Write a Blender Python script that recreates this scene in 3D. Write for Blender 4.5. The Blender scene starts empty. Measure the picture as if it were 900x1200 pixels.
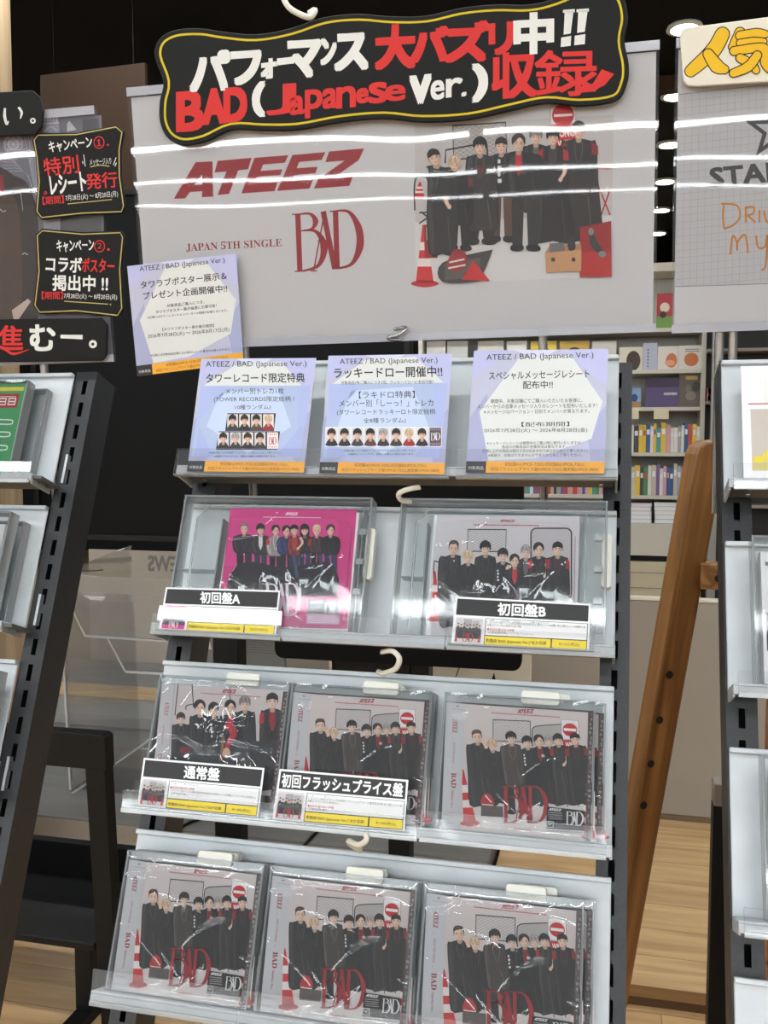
import bpy, bmesh, math, random
from mathutils import Vector, Matrix
random.seed(7)
S = bpy.context.scene
COL = S.collection

# ---------------------------------------------------------------- camera
CAM = Vector((0.44797, -0.88131, 1.42041))
CR = Vector((0.97286564, 0.23136718, 0.00129466))
CD_ = Vector((0.01760967, -0.06846443, -0.99749813))
CF = Vector((-0.23069969, 0.97045446, -0.07068099))
FPX = 1105.71
cd = bpy.data.cameras.new('camera'); cam = bpy.data.objects.new('camera', cd); COL.objects.link(cam)
m = Matrix.Identity(4)
for i in range(3):
    m[i][0] = CR[i]; m[i][1] = -CD_[i]; m[i][2] = -CF[i]; m[i][3] = CAM[i]
cam.matrix_world = m
cd.sensor_fit = 'VERTICAL'; cd.sensor_height = 36.0; cd.lens = FPX / 1200 * 36.0
cd.clip_start = 0.02; cd.clip_end = 100
S.camera = cam

# ---------------------------------------------------------------- exposure, world
S.view_settings.view_transform = 'Standard'; S.view_settings.look = 'None'
S.view_settings.gamma = 1.0; S.view_settings.use_curve_mapping = False
S.view_settings.exposure = -0.06
S.cycles.use_denoising = True; S.cycles.denoising_prefilter = 'ACCURATE'
S.cycles.max_bounces = 8; S.cycles.transparent_max_bounces = 40
S.cycles.diffuse_bounces = 3; S.cycles.glossy_bounces = 3
S.cycles.sample_clamp_indirect = 4.0
W = bpy.data.worlds.new('world'); S.world = W; W.use_nodes = True
W.node_tree.nodes['Background'].inputs[0].default_value = (0.8, 0.85, 1, 1)
W.node_tree.nodes['Background'].inputs[1].default_value = 0.15
CEIL = 2.95
TUBE = 36.0      # strength of the ceiling tubes
DOWN = 30.0      # strength of the downlights

# ---------------------------------------------------------------- colour and materials
def lin(c):
    r = []
    for v in c[:3]:
        v /= 255.0
        r.append(v / 12.92 if v <= .04045 else ((v + .055) / 1.055) ** 2.4)
    return (*r, 1.0)
def mat(name, col=None, rough=.5, metal=0., spec=.5, emit=0):
    M = bpy.data.materials.new(name); M.use_nodes = True
    b = M.node_tree.nodes['Principled BSDF']
    if col: b.inputs['Base Color'].default_value = lin(col)
    b.inputs['Roughness'].default_value = rough; b.inputs['Metallic'].default_value = metal
    b.inputs['Specular IOR Level'].default_value = spec
    if emit:
        b.inputs['Emission Color'].default_value = lin(col); b.inputs['Emission Strength'].default_value = emit
    return M
def nodes(M):
    nt = M.node_tree
    return nt, nt.nodes['Principled BSDF'], (lambda t: nt.nodes.new(t)), (lambda a, b: nt.links.new(a, b))
def noisy(M, scale, c0, c1, stretch=(1, 1, 1), bump=0, detail=4, rough=None):
    nt, b, N, L = nodes(M)
    tc = N('ShaderNodeTexCoord'); mp = N('ShaderNodeMapping'); mp.inputs['Scale'].default_value = stretch
    nz = N('ShaderNodeTexNoise'); nz.inputs['Scale'].default_value = scale; nz.inputs['Detail'].default_value = detail
    rp = N('ShaderNodeValToRGB'); rp.color_ramp.elements[0].color = lin(c0); rp.color_ramp.elements[1].color = lin(c1)
    rp.color_ramp.elements[0].position = .35; rp.color_ramp.elements[1].position = .65
    L(tc.outputs['Object'], mp.inputs[0]); L(mp.outputs[0], nz.inputs['Vector']); L(nz.outputs[0], rp.inputs[0]); L(rp.outputs[0], b.inputs['Base Color'])
    if bump:
        bp = N('ShaderNodeBump'); bp.inputs['Strength'].default_value = bump; bp.inputs['Distance'].default_value = .001
        L(nz.outputs[0], bp.inputs['Height']); L(bp.outputs[0], b.inputs['Normal'])
    return M
def wood(name, c0, c1, axis=0, scale=1., rough=.45, planks=None, rings=14.):
    """streaky wood grain along one object axis; planks=(length,width) adds joints"""
    M = mat(name, c0, rough); nt, b, N, L = nodes(M)
    tc = N('ShaderNodeTexCoord'); mp = N('ShaderNodeMapping')
    st = [rings * scale] * 3; st[axis] = .9 * scale; mp.inputs['Scale'].default_value = st
    nz = N('ShaderNodeTexNoise'); nz.inputs['Scale'].default_value = 1.6; nz.inputs['Detail'].default_value = 8; nz.inputs['Distortion'].default_value = 1.1
    rp = N('ShaderNodeValToRGB'); rp.color_ramp.elements[0].color = lin(c0); rp.color_ramp.elements[1].color = lin(c1)
    rp.color_ramp.elements[0].position = .36; rp.color_ramp.elements[1].position = .62
    L(tc.outputs['Object'], mp.inputs[0]); L(mp.outputs[0], nz.inputs['Vector']); L(nz.outputs[0], rp.inputs[0])
    out = rp.outputs[0]
    if planks:
        br = N('ShaderNodeTexBrick'); br.inputs['Scale'].default_value = 1; br.inputs['Brick Width'].default_value = planks[0]
        br.inputs['Row Height'].default_value = planks[1]; br.inputs['Mortar Size'].default_value = .0016; br.inputs['Mortar Smooth'].default_value = .1
        br.inputs['Color1'].default_value = (.92, .92, .92, 1); br.inputs['Color2'].default_value = (1.07, 1.06, 1.04, 1); br.inputs['Mortar'].default_value = (.45, .38, .3, 1)
        L(tc.outputs['Object'], br.inputs['Vector'])
        # each board shifts its grain
        ad = N('ShaderNodeVectorMath'); ad.operation = 'MULTIPLY_ADD'; ad.inputs[1].default_value = (40, 40, 40)
        L(br.outputs['Color'], ad.inputs[0]); L(mp.outputs[0], ad.inputs[2]); L(ad.outputs[0], nz.inputs['Vector'])
        mx = N('ShaderNodeMix'); mx.data_type = 'RGBA'; mx.blend_type = 'MULTIPLY'; mx.inputs[0].default_value = 1
        L(out, mx.inputs[6]); L(br.outputs['Color'], mx.inputs[7]); out = mx.outputs[2]
    L(out, b.inputs['Base Color'])
    return M
def clear(name, tint=(1, 1, 1), rough=.03, haze=.05, gain=1.0, bump=None, base=.0, ior=1.45, hazecol=(.9, .92, .95)):
    """thin clear plastic: see-through, a little milky, reflecting by angle"""
    M = bpy.data.materials.new(name); M.use_nodes = True; nt = M.node_tree
    nt.nodes.remove(nt.nodes['Principled BSDF']); N = nt.nodes.new; L = nt.links.new
    out = nt.nodes['Material Output']
    tr = N('ShaderNodeBsdfTransparent'); tr.inputs[0].default_value = (*tint, 1)
    df = N('ShaderNodeBsdfDiffuse'); df.inputs[0].default_value = (*hazecol, 1)
    gl = N('ShaderNodeBsdfGlossy'); gl.inputs['Roughness'].default_value = rough
    m1 = N('ShaderNodeMixShader'); m1.inputs[0].default_value = haze
    fr = N('ShaderNodeFresnel'); fr.inputs['IOR'].default_value = ior
    mu = N('ShaderNodeMath'); mu.operation = 'MULTIPLY_ADD'; mu.inputs[1].default_value = gain; mu.inputs[2].default_value = base; mu.use_clamp = True
    m2 = N('ShaderNodeMixShader')
    L(tr.outputs[0], m1.inputs[1]); L(df.outputs[0], m1.inputs[2]); L(fr.outputs[0], mu.inputs[0]); L(mu.outputs[0], m2.inputs[0])
    L(m1.outputs[0], m2.inputs[1]); L(gl.outputs[0], m2.inputs[2]); L(m2.outputs[0], out.inputs[0])
    if bump:
        tc = N('ShaderNodeTexCoord'); mp = N('ShaderNodeMapping'); mp.inputs['Scale'].default_value = bump[2]
        mp.inputs['Rotation'].default_value = (0, 0, bump[3] if len(bump) > 3 else 0)
        nz = N('ShaderNodeTexNoise'); nz.inputs['Scale'].default_value = bump[0]; nz.inputs['Detail'].default_value = 1.5; nz.inputs['Distortion'].default_value = .6
        bp = N('ShaderNodeBump'); bp.inputs['Strength'].default_value = 1; bp.inputs['Distance'].default_value = bump[1]
        L(tc.outputs['Object'], mp.inputs[0]); L(mp.outputs[0], nz.inputs['Vector']); L(nz.outputs[0], bp.inputs['Height'])
        L(bp.outputs[0], gl.inputs['Normal']); L(bp.outputs[0], fr.inputs['Normal'])
    return M
def ink_mat(name, rough=.45, spec=.4):
    M = mat(name, (255, 255, 255), rough, spec=spec); nt, b, N, L = nodes(M)
    a = N('ShaderNodeVertexColor'); a.layer_name = 'ink'; L(a.outputs[0], b.inputs['Base Color'])
    return M
INK = ink_mat('printed_paper'); INKM = ink_mat('matt_paint', .6, .25)
M_POST = noisy(mat('charcoal_powder_coat', (44, 46, 50), .42), 300, (33, 35, 38), (40, 42, 45), bump=.12)
M_POSTD = mat('black_inside', (14, 14, 15), .6)
M_SHEET = noisy(mat('galvanised_sheet', (196, 200, 204), .45, .25), 25, (196, 201, 204), (204, 209, 212), bump=.04)
M_TRAY = noisy(mat('grey_shelf_steel', (172, 176, 180), .4, .2), 30, (172, 176, 179), (182, 186, 189))
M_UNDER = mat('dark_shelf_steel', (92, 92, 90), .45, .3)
M_CLEAR = clear('clear_acrylic', haze=.02, gain=.6)
M_CASE = clear('clear_case_plastic', tint=(.99, .995, .995), haze=.006, gain=.5, rough=.05)
M_CASEEDGE = clear('clear_case_edge', tint=(.9, .92, .92), haze=.28, gain=1.3, rough=.12)
M_LIP = clear('milky_acrylic_lip', haze=.06, gain=.5, rough=.06)
M_SLEEVE = clear('sleeve_film', haze=.01, gain=.6, rough=.02, bump=(2.2, .0016, (1, 1, 1)))
M_WRAP = clear('shrink_wrap', haze=.008, gain=1.0, rough=.04, bump=(16, .0003, (1.0, .32, 1), .6))
M_WHITEP = mat('white_plastic', (226, 224, 214), .4)
M_PAPER = mat('white_paper', (236, 236, 238), .55)
M_BOARD = mat('black_foam_board', (15, 15, 15), .6, spec=.25)
M_BLACK = mat('black_metal', (9, 9, 10), .5, spec=.25)
M_SCREEN = mat('black_gloss_panel', (4, 4, 5), .5, spec=.12)
M_TAUPE = mat('taupe_laminate', (150, 140, 128), .55)
M_TAUPED = noisy(mat('grey_laminate', (108, 104, 99), .5), 8, (104, 100, 95), (114, 110, 105), stretch=(.3, 3, 1))
M_CREAM = mat('cream_laminate', (215, 207, 190), .5)
M_BROWN = mat('brown_board', (54, 37, 24), .65, spec=.2)
M_SILVER = mat('silver_metal', (190, 190, 190), .25, .9)
M_CREAMP = mat('cream_plastic', (206, 198, 182), .4)

# ---------------------------------------------------------------- mesh helpers (mm in, metres out)
class MB:
    def __init__(s): s.v = []; s.f = []; s.m = []
    def add(s, vs, fs, mi=0):
        o = len(s.v); s.v += [tuple(p) for p in vs]; s.f += [tuple(i + o for i in f) for f in fs]; s.m += [mi] * len(fs); return s
    def hexa(s, p, mi=0):
        return s.add(p, [(3, 2, 1, 0), (4, 5, 6, 7), (0, 1, 5, 4), (1, 2, 6, 5), (2, 3, 7, 6), (3, 0, 4, 7)], mi)
    def box(s, x0, x1, y0, y1, z0, z1, mi=0):
        x0, x1 = sorted((x0, x1)); y0, y1 = sorted((y0, y1)); z0, z1 = sorted((z0, z1))
        return s.hexa([(x0, y0, z0), (x1, y0, z0), (x1, y1, z0), (x0, y1, z0), (x0, y0, z1), (x1, y0, z1), (x1, y1, z1), (x0, y1, z1)], mi)
    def prism(s, poly, z0, z1, mi=0):
        n = len(poly)
        a = sum(poly[i][0] * poly[(i + 1) % n][1] - poly[(i + 1) % n][0] * poly[i][1] for i in range(n))
        if a < 0: poly = poly[::-1]
        vs = [(x, y, z0) for x, y in poly] + [(x, y, z1) for x, y in poly]
        return s.add(vs, [tuple(range(n - 1, -1, -1)), tuple(range(n, 2 * n))] + [(i, (i + 1) % n, n + (i + 1) % n, n + i) for i in range(n)], mi)
    def bar(s, a, b, w, h, up=(0, 0, 1), mi=0):
        a = Vector(a); b = Vector(b); d = (b - a).normalized(); u = Vector(up); x = d.cross(u).normalized() * w / 2; y = x.cross(d).normalized() * h / 2
        return s.hexa([a - x - y, a + x - y, a + x + y, a - x + y, b - x - y, b + x - y, b + x + y, b - x + y], mi)
    def tube(s, pts, r, n=10, mi=0, flat=1.0):
        pts = [Vector(p) for p in pts]; rings = []; ref = Vector((.3, .2, .9)).normalized()
        for i, p in enumerate(pts):
            d = (pts[min(i + 1, len(pts) - 1)] - pts[max(i - 1, 0)]).normalized()
            x = d.cross(ref).normalized(); y = d.cross(x).normalized()
            rings.append([p + x * math.cos(t) * r + y * math.sin(t) * r * flat for t in [2 * math.pi * k / n for k in range(n)]])
        vs = [q for R in rings for q in R]; fs = []
        for i in range(len(pts) - 1):
            for k in range(n): fs.append((i * n + k, i * n + (k + 1) % n, (i + 1) * n + (k + 1) % n, (i + 1) * n + k))
        fs += [tuple(range(n))[::-1], tuple(range((len(pts) - 1) * n, len(pts) * n))]
        return s.add(vs, fs, mi)
    def lathe(s, prof, n=20, c=(0, 0, 0), mi=0):
        vs = [(c[0] + r * math.cos(2 * math.pi * k / n), c[1] + r * math.sin(2 * math.pi * k / n), c[2] + z) for r, z in prof for k in range(n)]
        fs = [(i * n + k, i * n + (k + 1) % n, (i + 1) * n + (k + 1) % n, (i + 1) * n + k) for i in range(len(prof) - 1) for k in range(n)]
        fs += [tuple(range(n))[::-1], tuple(range((len(prof) - 1) * n, len(prof) * n))]
        return s.add(vs, fs, mi)
    def build(s, name, mats, parent=None, M=None, bevel=0, seg=2, smooth=False, k=.001):
        me = bpy.data.meshes.new(name)
        me.from_pydata([(x * k, y * k, z * k) for x, y, z in s.v], [], s.f)
        if not isinstance(mats, (list, tuple)): mats = [mats]
        for q in mats: me.materials.append(q)
        me.polygons.foreach_set('material_index', s.m)
        if bevel or smooth:
            bm = bmesh.new(); bm.from_mesh(me)
            bmesh.ops.recalc_face_normals(bm, faces=bm.faces)
            if bevel:
                es = [e for e in bm.edges if len(e.link_faces) == 2 and e.calc_face_angle(0) > .6]
                bmesh.ops.bevel(bm, geom=es, offset=bevel * k, segments=seg, affect='EDGES', profile=.5, clamp_overlap=True)
            if smooth:
                for f in bm.faces: f.smooth = True
            bm.to_mesh(me); bm.free()
        me.update()
        return link(name, me, parent, M)
def link(name, me, parent=None, M=None):
    o = bpy.data.objects.new(name, me); COL.objects.link(o)
    if parent is not None: o.parent = parent
    if M is not None: o.matrix_basis = M
    return o
def tag(o, label=None, cat=None, group=None, kind=None):
    if label: o['label'] = label
    if cat: o['category'] = cat
    if group: o['group'] = group
    if kind: o['kind'] = kind
    return o
def thing(name, label, cat, M=None, group=None):
    o = bpy.data.objects.new(name, None); o.empty_display_size = .02; COL.objects.link(o)
    if M is not None: o.matrix_basis = M
    return tag(o, label, cat, group)
def dup(root, M, label, group=None, skip=()):
    r = root.copy(); COL.objects.link(r); r.matrix_basis = M; r['label'] = label
    if group: r['group'] = group
    for ch in list(root.children):
        if ch.name.split('.')[0] in skip: continue
        c = ch.copy(); COL.objects.link(c); c.parent = r
        for g in ch.children:
            if g.name.split('.')[0] in skip: continue
            d = g.copy(); COL.objects.link(d); d.parent = c
    return r
def T(x, y, z): return Matrix.Translation(Vector((x, y, z)) * .001)
def Rz(a): return Matrix.Rotation(math.radians(a), 4, 'Z')
def Rx(a): return Matrix.Rotation(math.radians(a), 4, 'X')
def Ry(a): return Matrix.Rotation(math.radians(a), 4, 'Y')
def rrect(x0, y0, x1, y1, r, n=5):
    p = []
    for cx, cy, a in ((x1 - r, y1 - r, 0), (x0 + r, y1 - r, 90), (x0 + r, y0 + r, 180), (x1 - r, y0 + r, 270)):
        for k in range(n + 1):
            t = math.radians(a + 90 * k / n); p.append((cx + r * math.cos(t), cy + r * math.sin(t)))
    return p
def smooth_loop(pts, n=5):
    out = []; L = len(pts)
    for i in range(L):
        p0, p1, p2, p3 = pts[i - 1], pts[i], pts[(i + 1) % L], pts[(i + 2) % L]
        for k in range(n):
            t = k / n; t2 = t * t; t3 = t2 * t
            out.append(tuple(.5 * (2 * p1[j] + (p2[j] - p0[j]) * t + (2 * p0[j] - 5 * p1[j] + 4 * p2[j] - p3[j]) * t2 + (3 * p1[j] - p0[j] - 3 * p2[j] + p3[j]) * t3) for j in (0, 1)))
    return out
def smooth_path(pts, n=6):
    out = []; L = len(pts)
    for i in range(L - 1):
        p0, p1, p2, p3 = pts[max(i - 1, 0)], pts[i], pts[i + 1], pts[min(i + 2, L - 1)]
        for k in range(n):
            t = k / n; t2 = t * t; t3 = t2 * t
            out.append(tuple(.5 * (2 * p1[j] + (p2[j] - p0[j]) * t + (2 * p0[j] - 5 * p1[j] + 4 * p2[j] - p3[j]) * t2 + (3 * p1[j] - p0[j] - 3 * p2[j] + p3[j]) * t3) for j in range(len(p1))))
    out.append(tuple(pts[-1])); return out

# ---------------------------------------------------------------- where a photo pixel lies in the place
def ray(px, py): return CR * ((px - 450) / FPX) + CD_ * ((py - 600) / FPX) + CF
def atY(px, py, Y):
    d = ray(px, py); return CAM + d * ((Y - CAM.y) / d.y)
def atZ(px, py, Z):
    d = ray(px, py); return CAM + d * ((Z - CAM.z) / d.z)
class Frame:
    def __init__(s, o, ex, ey):
        s.o = Vector(o); s.x = Vector(ex).normalized(); s.y = (Vector(ey) - s.x * s.x.dot(Vector(ey))).normalized(); s.z = s.x.cross(s.y)
        s.M = Matrix.Identity(4)
        for i in range(3): s.M[i][0] = s.x[i]; s.M[i][1] = s.y[i]; s.M[i][2] = s.z[i]; s.M[i][3] = s.o[i]
    def at(s, px, py, z=0.):   # -> mm in the frame, on its plane moved z mm towards the viewer
        d = ray(px, py); o = s.o + s.z * (z * .001); k = (o - CAM).dot(s.z) / d.dot(s.z); p = CAM + d * k - s.o
        return (p.dot(s.x) * 1000, p.dot(s.y) * 1000)
TILT = math.radians(22)
RACK = Frame((0, 0, 1.185), (1, 0, 0), (0, math.sin(TILT), math.cos(TILT)))
HEAD = Frame((-.0952, .1684, 1.5337), (.99832, .05503, .01788), (-.01244, -.09779, .99513))

# ---------------------------------------------------------------- ceiling lights (the shop's own, and unseen tubes added to light the background)
M_TUBES = {}
def lit(k):
    if k not in M_TUBES: M_TUBES[k] = mat('lit_tube', (244, 250, 253), .5, emit=k)
    return M_TUBES[k]
M_DOWN = mat('lit_downlight', (255, 244, 226), .5, emit=DOWN)
M_FIX = mat('white_fixture', (225, 225, 222), .5)
def ceiling_tube(x0, x1, y, label, w=.10, power=TUBE):
    t = thing('ceiling_light', label, 'ceiling light', Matrix.Translation((.5 * (x0 + x1), y, CEIL)), 'tube lights along the shop ceiling')
    L = (x1 - x0) * 500
    MB().box(-L, L, -w * 700, w * 700, -45, 0).build('housing', M_FIX, t, bevel=4)
    MB().box(-L + 20, L - 20, -w * 500, w * 500, -62, -46).build('tube', lit(power), t, bevel=5)
for y, w, p_, words in ((.35, .10, TUBE * .75, 'unseen row added right above the racks'), (1.75, .10, TUBE * .62, 'unseen row added just behind the racks'), (-.95, .10, TUBE * .55, 'first row, just behind the viewer'), (-2.4, .09, TUBE * .8, 'second row behind the viewer'), (-5.05, .11, TUBE * 2.0, 'third row behind the viewer'),  # rows above and just behind the racks: unseen, added to brighten the background
                        (-9.8, .36, TUBE * 1.0, 'fourth row behind the viewer'), (-14.6, .34, TUBE * 1.1, 'fifth row behind the viewer'), (-20.8, .40, TUBE * 1.1, 'last row behind the viewer')):
    xs = -2.55 if y > -6 else .08
    ceiling_tube(-9.0, xs - .05, y, 'long white tube light, ' + words + ', left half', w, p_)
    ceiling_tube(xs + .05, 4.2 if y > -6 else 9.0, y, 'long white tube light, ' + words + ', right half', w, p_)
for x0, x1, y, words in ((-4.6, -1.2, 5.4, 'unseen white tube light added over the aisle behind the racks, left part'), (-1.1, .35, 5.4, 'short unseen white tube light added over the aisle behind the racks, middle part'),  # unseen tubes added out of view to light the bookcase and floor
                         (1.3, 4.2, 3.0, 'unseen white tube light added behind the right rack')):
    ceiling_tube(x0, x1, y, words, .1, TUBE * .9)
for k in range(6):
    y = 2.84 + .69 * k
    t = thing('downlight', ('nearest round downlight above the right header', 'second round downlight between the two headers', 'third round downlight between the two headers',
              'fourth round downlight between the two headers', 'fifth round downlight between the two headers', 'farthest round downlight low between the two headers')[k], 'downlight',
              Matrix.Translation((.69 + .015 * k, y, CEIL)), 'row of round ceiling downlights')
    MB().lathe([(30, 0), (62, -2), (66, -12), (55, -16), (50, -14)], 24).build('ring', M_FIX, t, smooth=True)
    MB().lathe([(0.1, -17), (30, -16.5), (49, -14.5), (49, -10)], 24).build('lamp', M_DOWN, t, smooth=True)

# ---------------------------------------------------------------- the room
M_FLOOR = wood('oak_plank_floor', (170, 134, 92), (196, 161, 116), 0, 1.0, .42, (1.2, .165), rings=10)
M_CEIL = mat('black_ceiling', (8, 7, 7), .8, spec=.2)
def room_box(name, x0, x1, y0, y1, z0, z1, m):
    return tag(MB().box(x0, x1, y0, y1, z0, z1).build(name, m, k=1), kind='structure')
X0, X1, Y0, Y1 = -9.5, 9.5, -25., 10.5
room_box('floor', X0, X1, Y0, Y1, -.1, 0, M_FLOOR)
room_box('ceiling', X0, X1, Y0, Y1, CEIL, CEIL + .1, M_CEIL)
room_box('wall_back', X0, X1, Y1, Y1 + .1, 0, CEIL, mat('dark_wall_paint', (12, 10, 9), .7))
room_box('wall_left', X0 - .1, X0, Y0, Y1, 0, CEIL, mat('warm_wall_paint', (196, 196, 196), .7))
room_box('wall_right', X1, X1 + .1, Y0, Y1, 0, CEIL, mat('pale_wall_paint', (200, 200, 200), .7))
room_box('wall_front', X0, X1, Y0 - .1, Y0, 0, CEIL, mat('grey_wall_paint', (120, 120, 122), .7))
# dark boxed beam along the ceiling at the right, brown wooden post at the far left
bm_ = MB(); a = atZ(735, 14, 2.9); bm_.box(.2, 6, 3.30, 3.36, CEIL - .06, CEIL - .001)
tag(bm_.build('trim_1', M_BROWN, k=1), kind='structure')
px0 = atY(-90, 50, 1.7).x; px1 = atY(13, 50, 1.85).x
tag(MB().box(px0, px1, 1.7, 1.85, 0, CEIL - .001).build('pillar', wood('pale_oak_post', (150, 126, 98), (182, 156, 124), 2, 1.0, .5), k=1), kind='structure')

# ---------------------------------------------------------------- behind the racks
def wb(mb, x0, x1, y0, y1, z0, z1, mi=0): return mb.box(x0 * 1000, x1 * 1000, y0 * 1000, y1 * 1000, z0 * 1000, z1 * 1000, mi)
def place(x, y, z): return Matrix.Translation((x, y, z))
# low stepped platform with a pale wooden edge
t = thing('display_platform', 'low grey two-step display platform with a pale wood edge, behind the racks', 'platform', place(-2.0, 2.0, 0))
wb(MB(), -2.6, 2.10, 0, 1.3, 0, .115).build('lower_step', [M_TAUPED], t, bevel=3)
wb(MB(), -2.6, 2.10, -.004, 0, 0, .108).build('front_board', M_TAUPE, t)
wb(MB(), -2.6, 2.0, 1.0, 1.3, .1155, .17).build('upper_step', mat('grey_laminate_step', (132, 130, 126), .5), t, bevel=3)
wb(MB(), -2.6, 1.95, 1.28, 1.32, .1705, .225).build('wood_edge', wood('pale_wood_edge', (178, 146, 104), (200, 170, 128), 0), t, bevel=2)
wb(MB(), -2.6, 1.95, 1.321, 1.9, 0, .20).build('rear_step', M_TAUPED, t, bevel=3)
# tan counter with the reversed lettering board
t = thing('counter', 'long tan counter far behind the clear plastic bin', 'counter', place(-2.6, 4.3, 0))
wb(MB(), -2.2, 2.6, 0, .7, 0, .50).build('body', mat('tan_laminate', (150, 140, 126), .5), t, bevel=4)
wb(MB(), -2.2, 2.6, -.02, .72, .501, .53).build('top', mat('tan_laminate_top', (160, 150, 136), .45), t, bevel=4)

# black panel on a two-column stand
def panelX(px, y, Y): return atY(px, y, Y)
pl, pr = atY(38, 430, 1.86), atY(481, 430, 1.86); pt, pb = atY(100, 226, 1.86).z, atY(130, 633, 1.86).z
cx = .5 * (pl.x + pr.x)
t = thing('display_screen', 'big black display screen on a two-column floor stand behind the racks', 'screen', place(cx, 1.86, 0))
hw = .5 * (pr.x - pl.x)
wb(MB(), -hw, hw, 0, .05, pb, pt).build('screen', M_SCREEN, t, bevel=6)
f_ = MB(); wb(f_, -hw, hw, -.012, -.0005, pb, pb + .018); wb(f_, -hw, hw, -.012, -.0005, pt - .018, pt); wb(f_, -hw, -hw + .018, -.012, -.0005, pb + .0185, pt - .0185); wb(f_, hw - .018, hw, -.012, -.0005, pb + .0185, pt - .0185)
f_.build('bezel', M_BLACK, t, bevel=2)
for pxa, pxb in ((262, 291), (461, 485)):
    a, b = atY(pxa, 975, 1.9).x - cx, atY(pxb, 985, 1.9).x - cx
    wb(MB(), a, b, -.03, .04, .03, pb + .3 if False else 1.2).build('column', M_BLACK, t, bevel=3)
wb(MB(), atY(250, 975, 1.9).x - cx, atY(500, 985, 1.9).x - cx, -.30, .09, 0, .03).build('base', M_BLACK, t, bevel=4)
for px in (88, 470):
    q = atY(px, 652, 1.9); MB().lathe([(0.1, -16), (30, -16), (36, -8), (36, 8), (30, 16), (0.1, 16)], 20).build('caster', M_BLACK, t, Matrix.Translation((q.x - cx, .02, q.z + .028)) @ Ry(90) @ Matrix.Scale(.8, 4), smooth=True)
# smaller black screen hung lower on the same stand, with rounded corners, and an equipment box
a, b = atY(322, 770, 1.80), atY(611, 775, 1.80); zt = atY(480, 560, 1.80).z; zb = atY(470, 779, 1.80).z
c2 = .5 * (a.x + b.x) - cx; hw = 500 * (b.x - a.x)
MB().prism(rrect(-hw, zb * 1000, hw, zt * 1000, 26), 0, 30).build('lower_screen', M_SCREEN, t, Matrix.Translation((c2, -.03, 0)) @ Rx(90))
c0, c1 = atY(392, 780, 1.88).x - cx, atY(505, 780, 1.88).x - cx
wb(MB(), c0 + .006, c1, -.02, .06, zb - .09, zb + .08).build('equipment_box', M_BLACK, t, bevel=4)
wb(MB(), c0 - .004, c0 + .005, -.025, .0, zb - .09, zb + .05).build('edge_strip', M_SILVER, t)
# cream board behind it
a, b = atY(462, 790, 2.25).x, atY(622, 790, 2.25).x; zt = atY(560, 762, 2.25).z; z0_ = atY(560, 925, 2.25).z
t = thing('notice_board', 'cream board with a thin dark line and a small black peak, below the black screens', 'board', place(.5 * (a + b), 2.25, .1155))
hw = .5 * (b - a); o_ = t.matrix_basis.translation
wb(MB(), -hw, hw, 0, .03, z0_ - .1155, zt - .1155).build('board', M_CREAM, t, bevel=2)
wb(MB(), -hw + .005, -hw + .035, .031, .05, 0, zt - .2).build('leg', M_BLACK, t)
wb(MB(), -hw + .0, -hw + .3, .031, .10, 0.0, .012).build('foot', M_BLACK, t) if False else None
la, lb = atY(540, 778, 2.249), atY(532, 799, 2.249)
MB().bar(((la - o_) * 1000), ((lb - o_) * 1000), 3, 1.2, (0, 1, 0)).build('line', M_BLACK, t)
tp = [(atY(px, py, 2.249) - o_) * 1000 for px, py in ((579, 788), (574, 803), (582, 803))]
MB().add([tuple(p) for p in tp] + [(p.x, p.y - 1.5, p.z) for p in tp], [(0, 1, 2), (5, 4, 3), (0, 3, 4, 1), (1, 4, 5, 2), (2, 5, 3, 0)]).build('peak', M_BLACK, t)
# grey board with a paper chart, seen under the second shelf at the left
a, b = atY(228, 775, 2.62).x, atY(334, 775, 2.62).x; zt = atY(270, 735, 2.62).z
t = thing('chart_board', 'grey board with a printed chart, seen under the second shelf', 'board', place(.5 * (a + b), 2.62, .1155))
hw = .5 * (b - a)
wb(MB(), -hw, hw, 0, .02, 0, zt - .1155).build('board', mat('grey_board', (120, 118, 112), .6), t, bevel=2)
b_ = MB()
for i in range(3): b_.hexa([(-hw * 900 + 22 * i, -1.5, (zt - .1155) * 1000 - 95), (-hw * 900 + 22 * i + 12, -1.5, (zt - .1155) * 1000 - 95), (-hw * 900 + 22 * i + 12, -.2, (zt - .1155) * 1000 - 95), (-hw * 900 + 22 * i, -.2, (zt - .1155) * 1000 - 95), (-hw * 900 + 22 * i - 18, -1.5, (zt - .1155) * 1000 - 10), (-hw * 900 + 22 * i - 6, -1.5, (zt - .1155) * 1000 - 10), (-hw * 900 + 22 * i - 6, -.2, (zt - .1155) * 1000 - 10), (-hw * 900 + 22 * i - 18, -.2, (zt - .1155) * 1000 - 10)], i % 2)
b_.build('stripe', [mat('pale_stripe', (206, 204, 196), .6), M_TAUPED], t)
b_ = MB(); rr = random.Random(2)
for i in range(9):
    x = -hw * 350
    while x < hw * 800: w_ = rr.uniform(4, 14); b_.box(x, min(x + w_, hw * 850), -.6, -.1, (zt - .1155) * 1000 - 18 - i * 10, (zt - .1155) * 1000 - 15 - i * 10); x += w_ + 4
b_.build('print', mat('dark_print', (84, 82, 80), .6), t)
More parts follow.
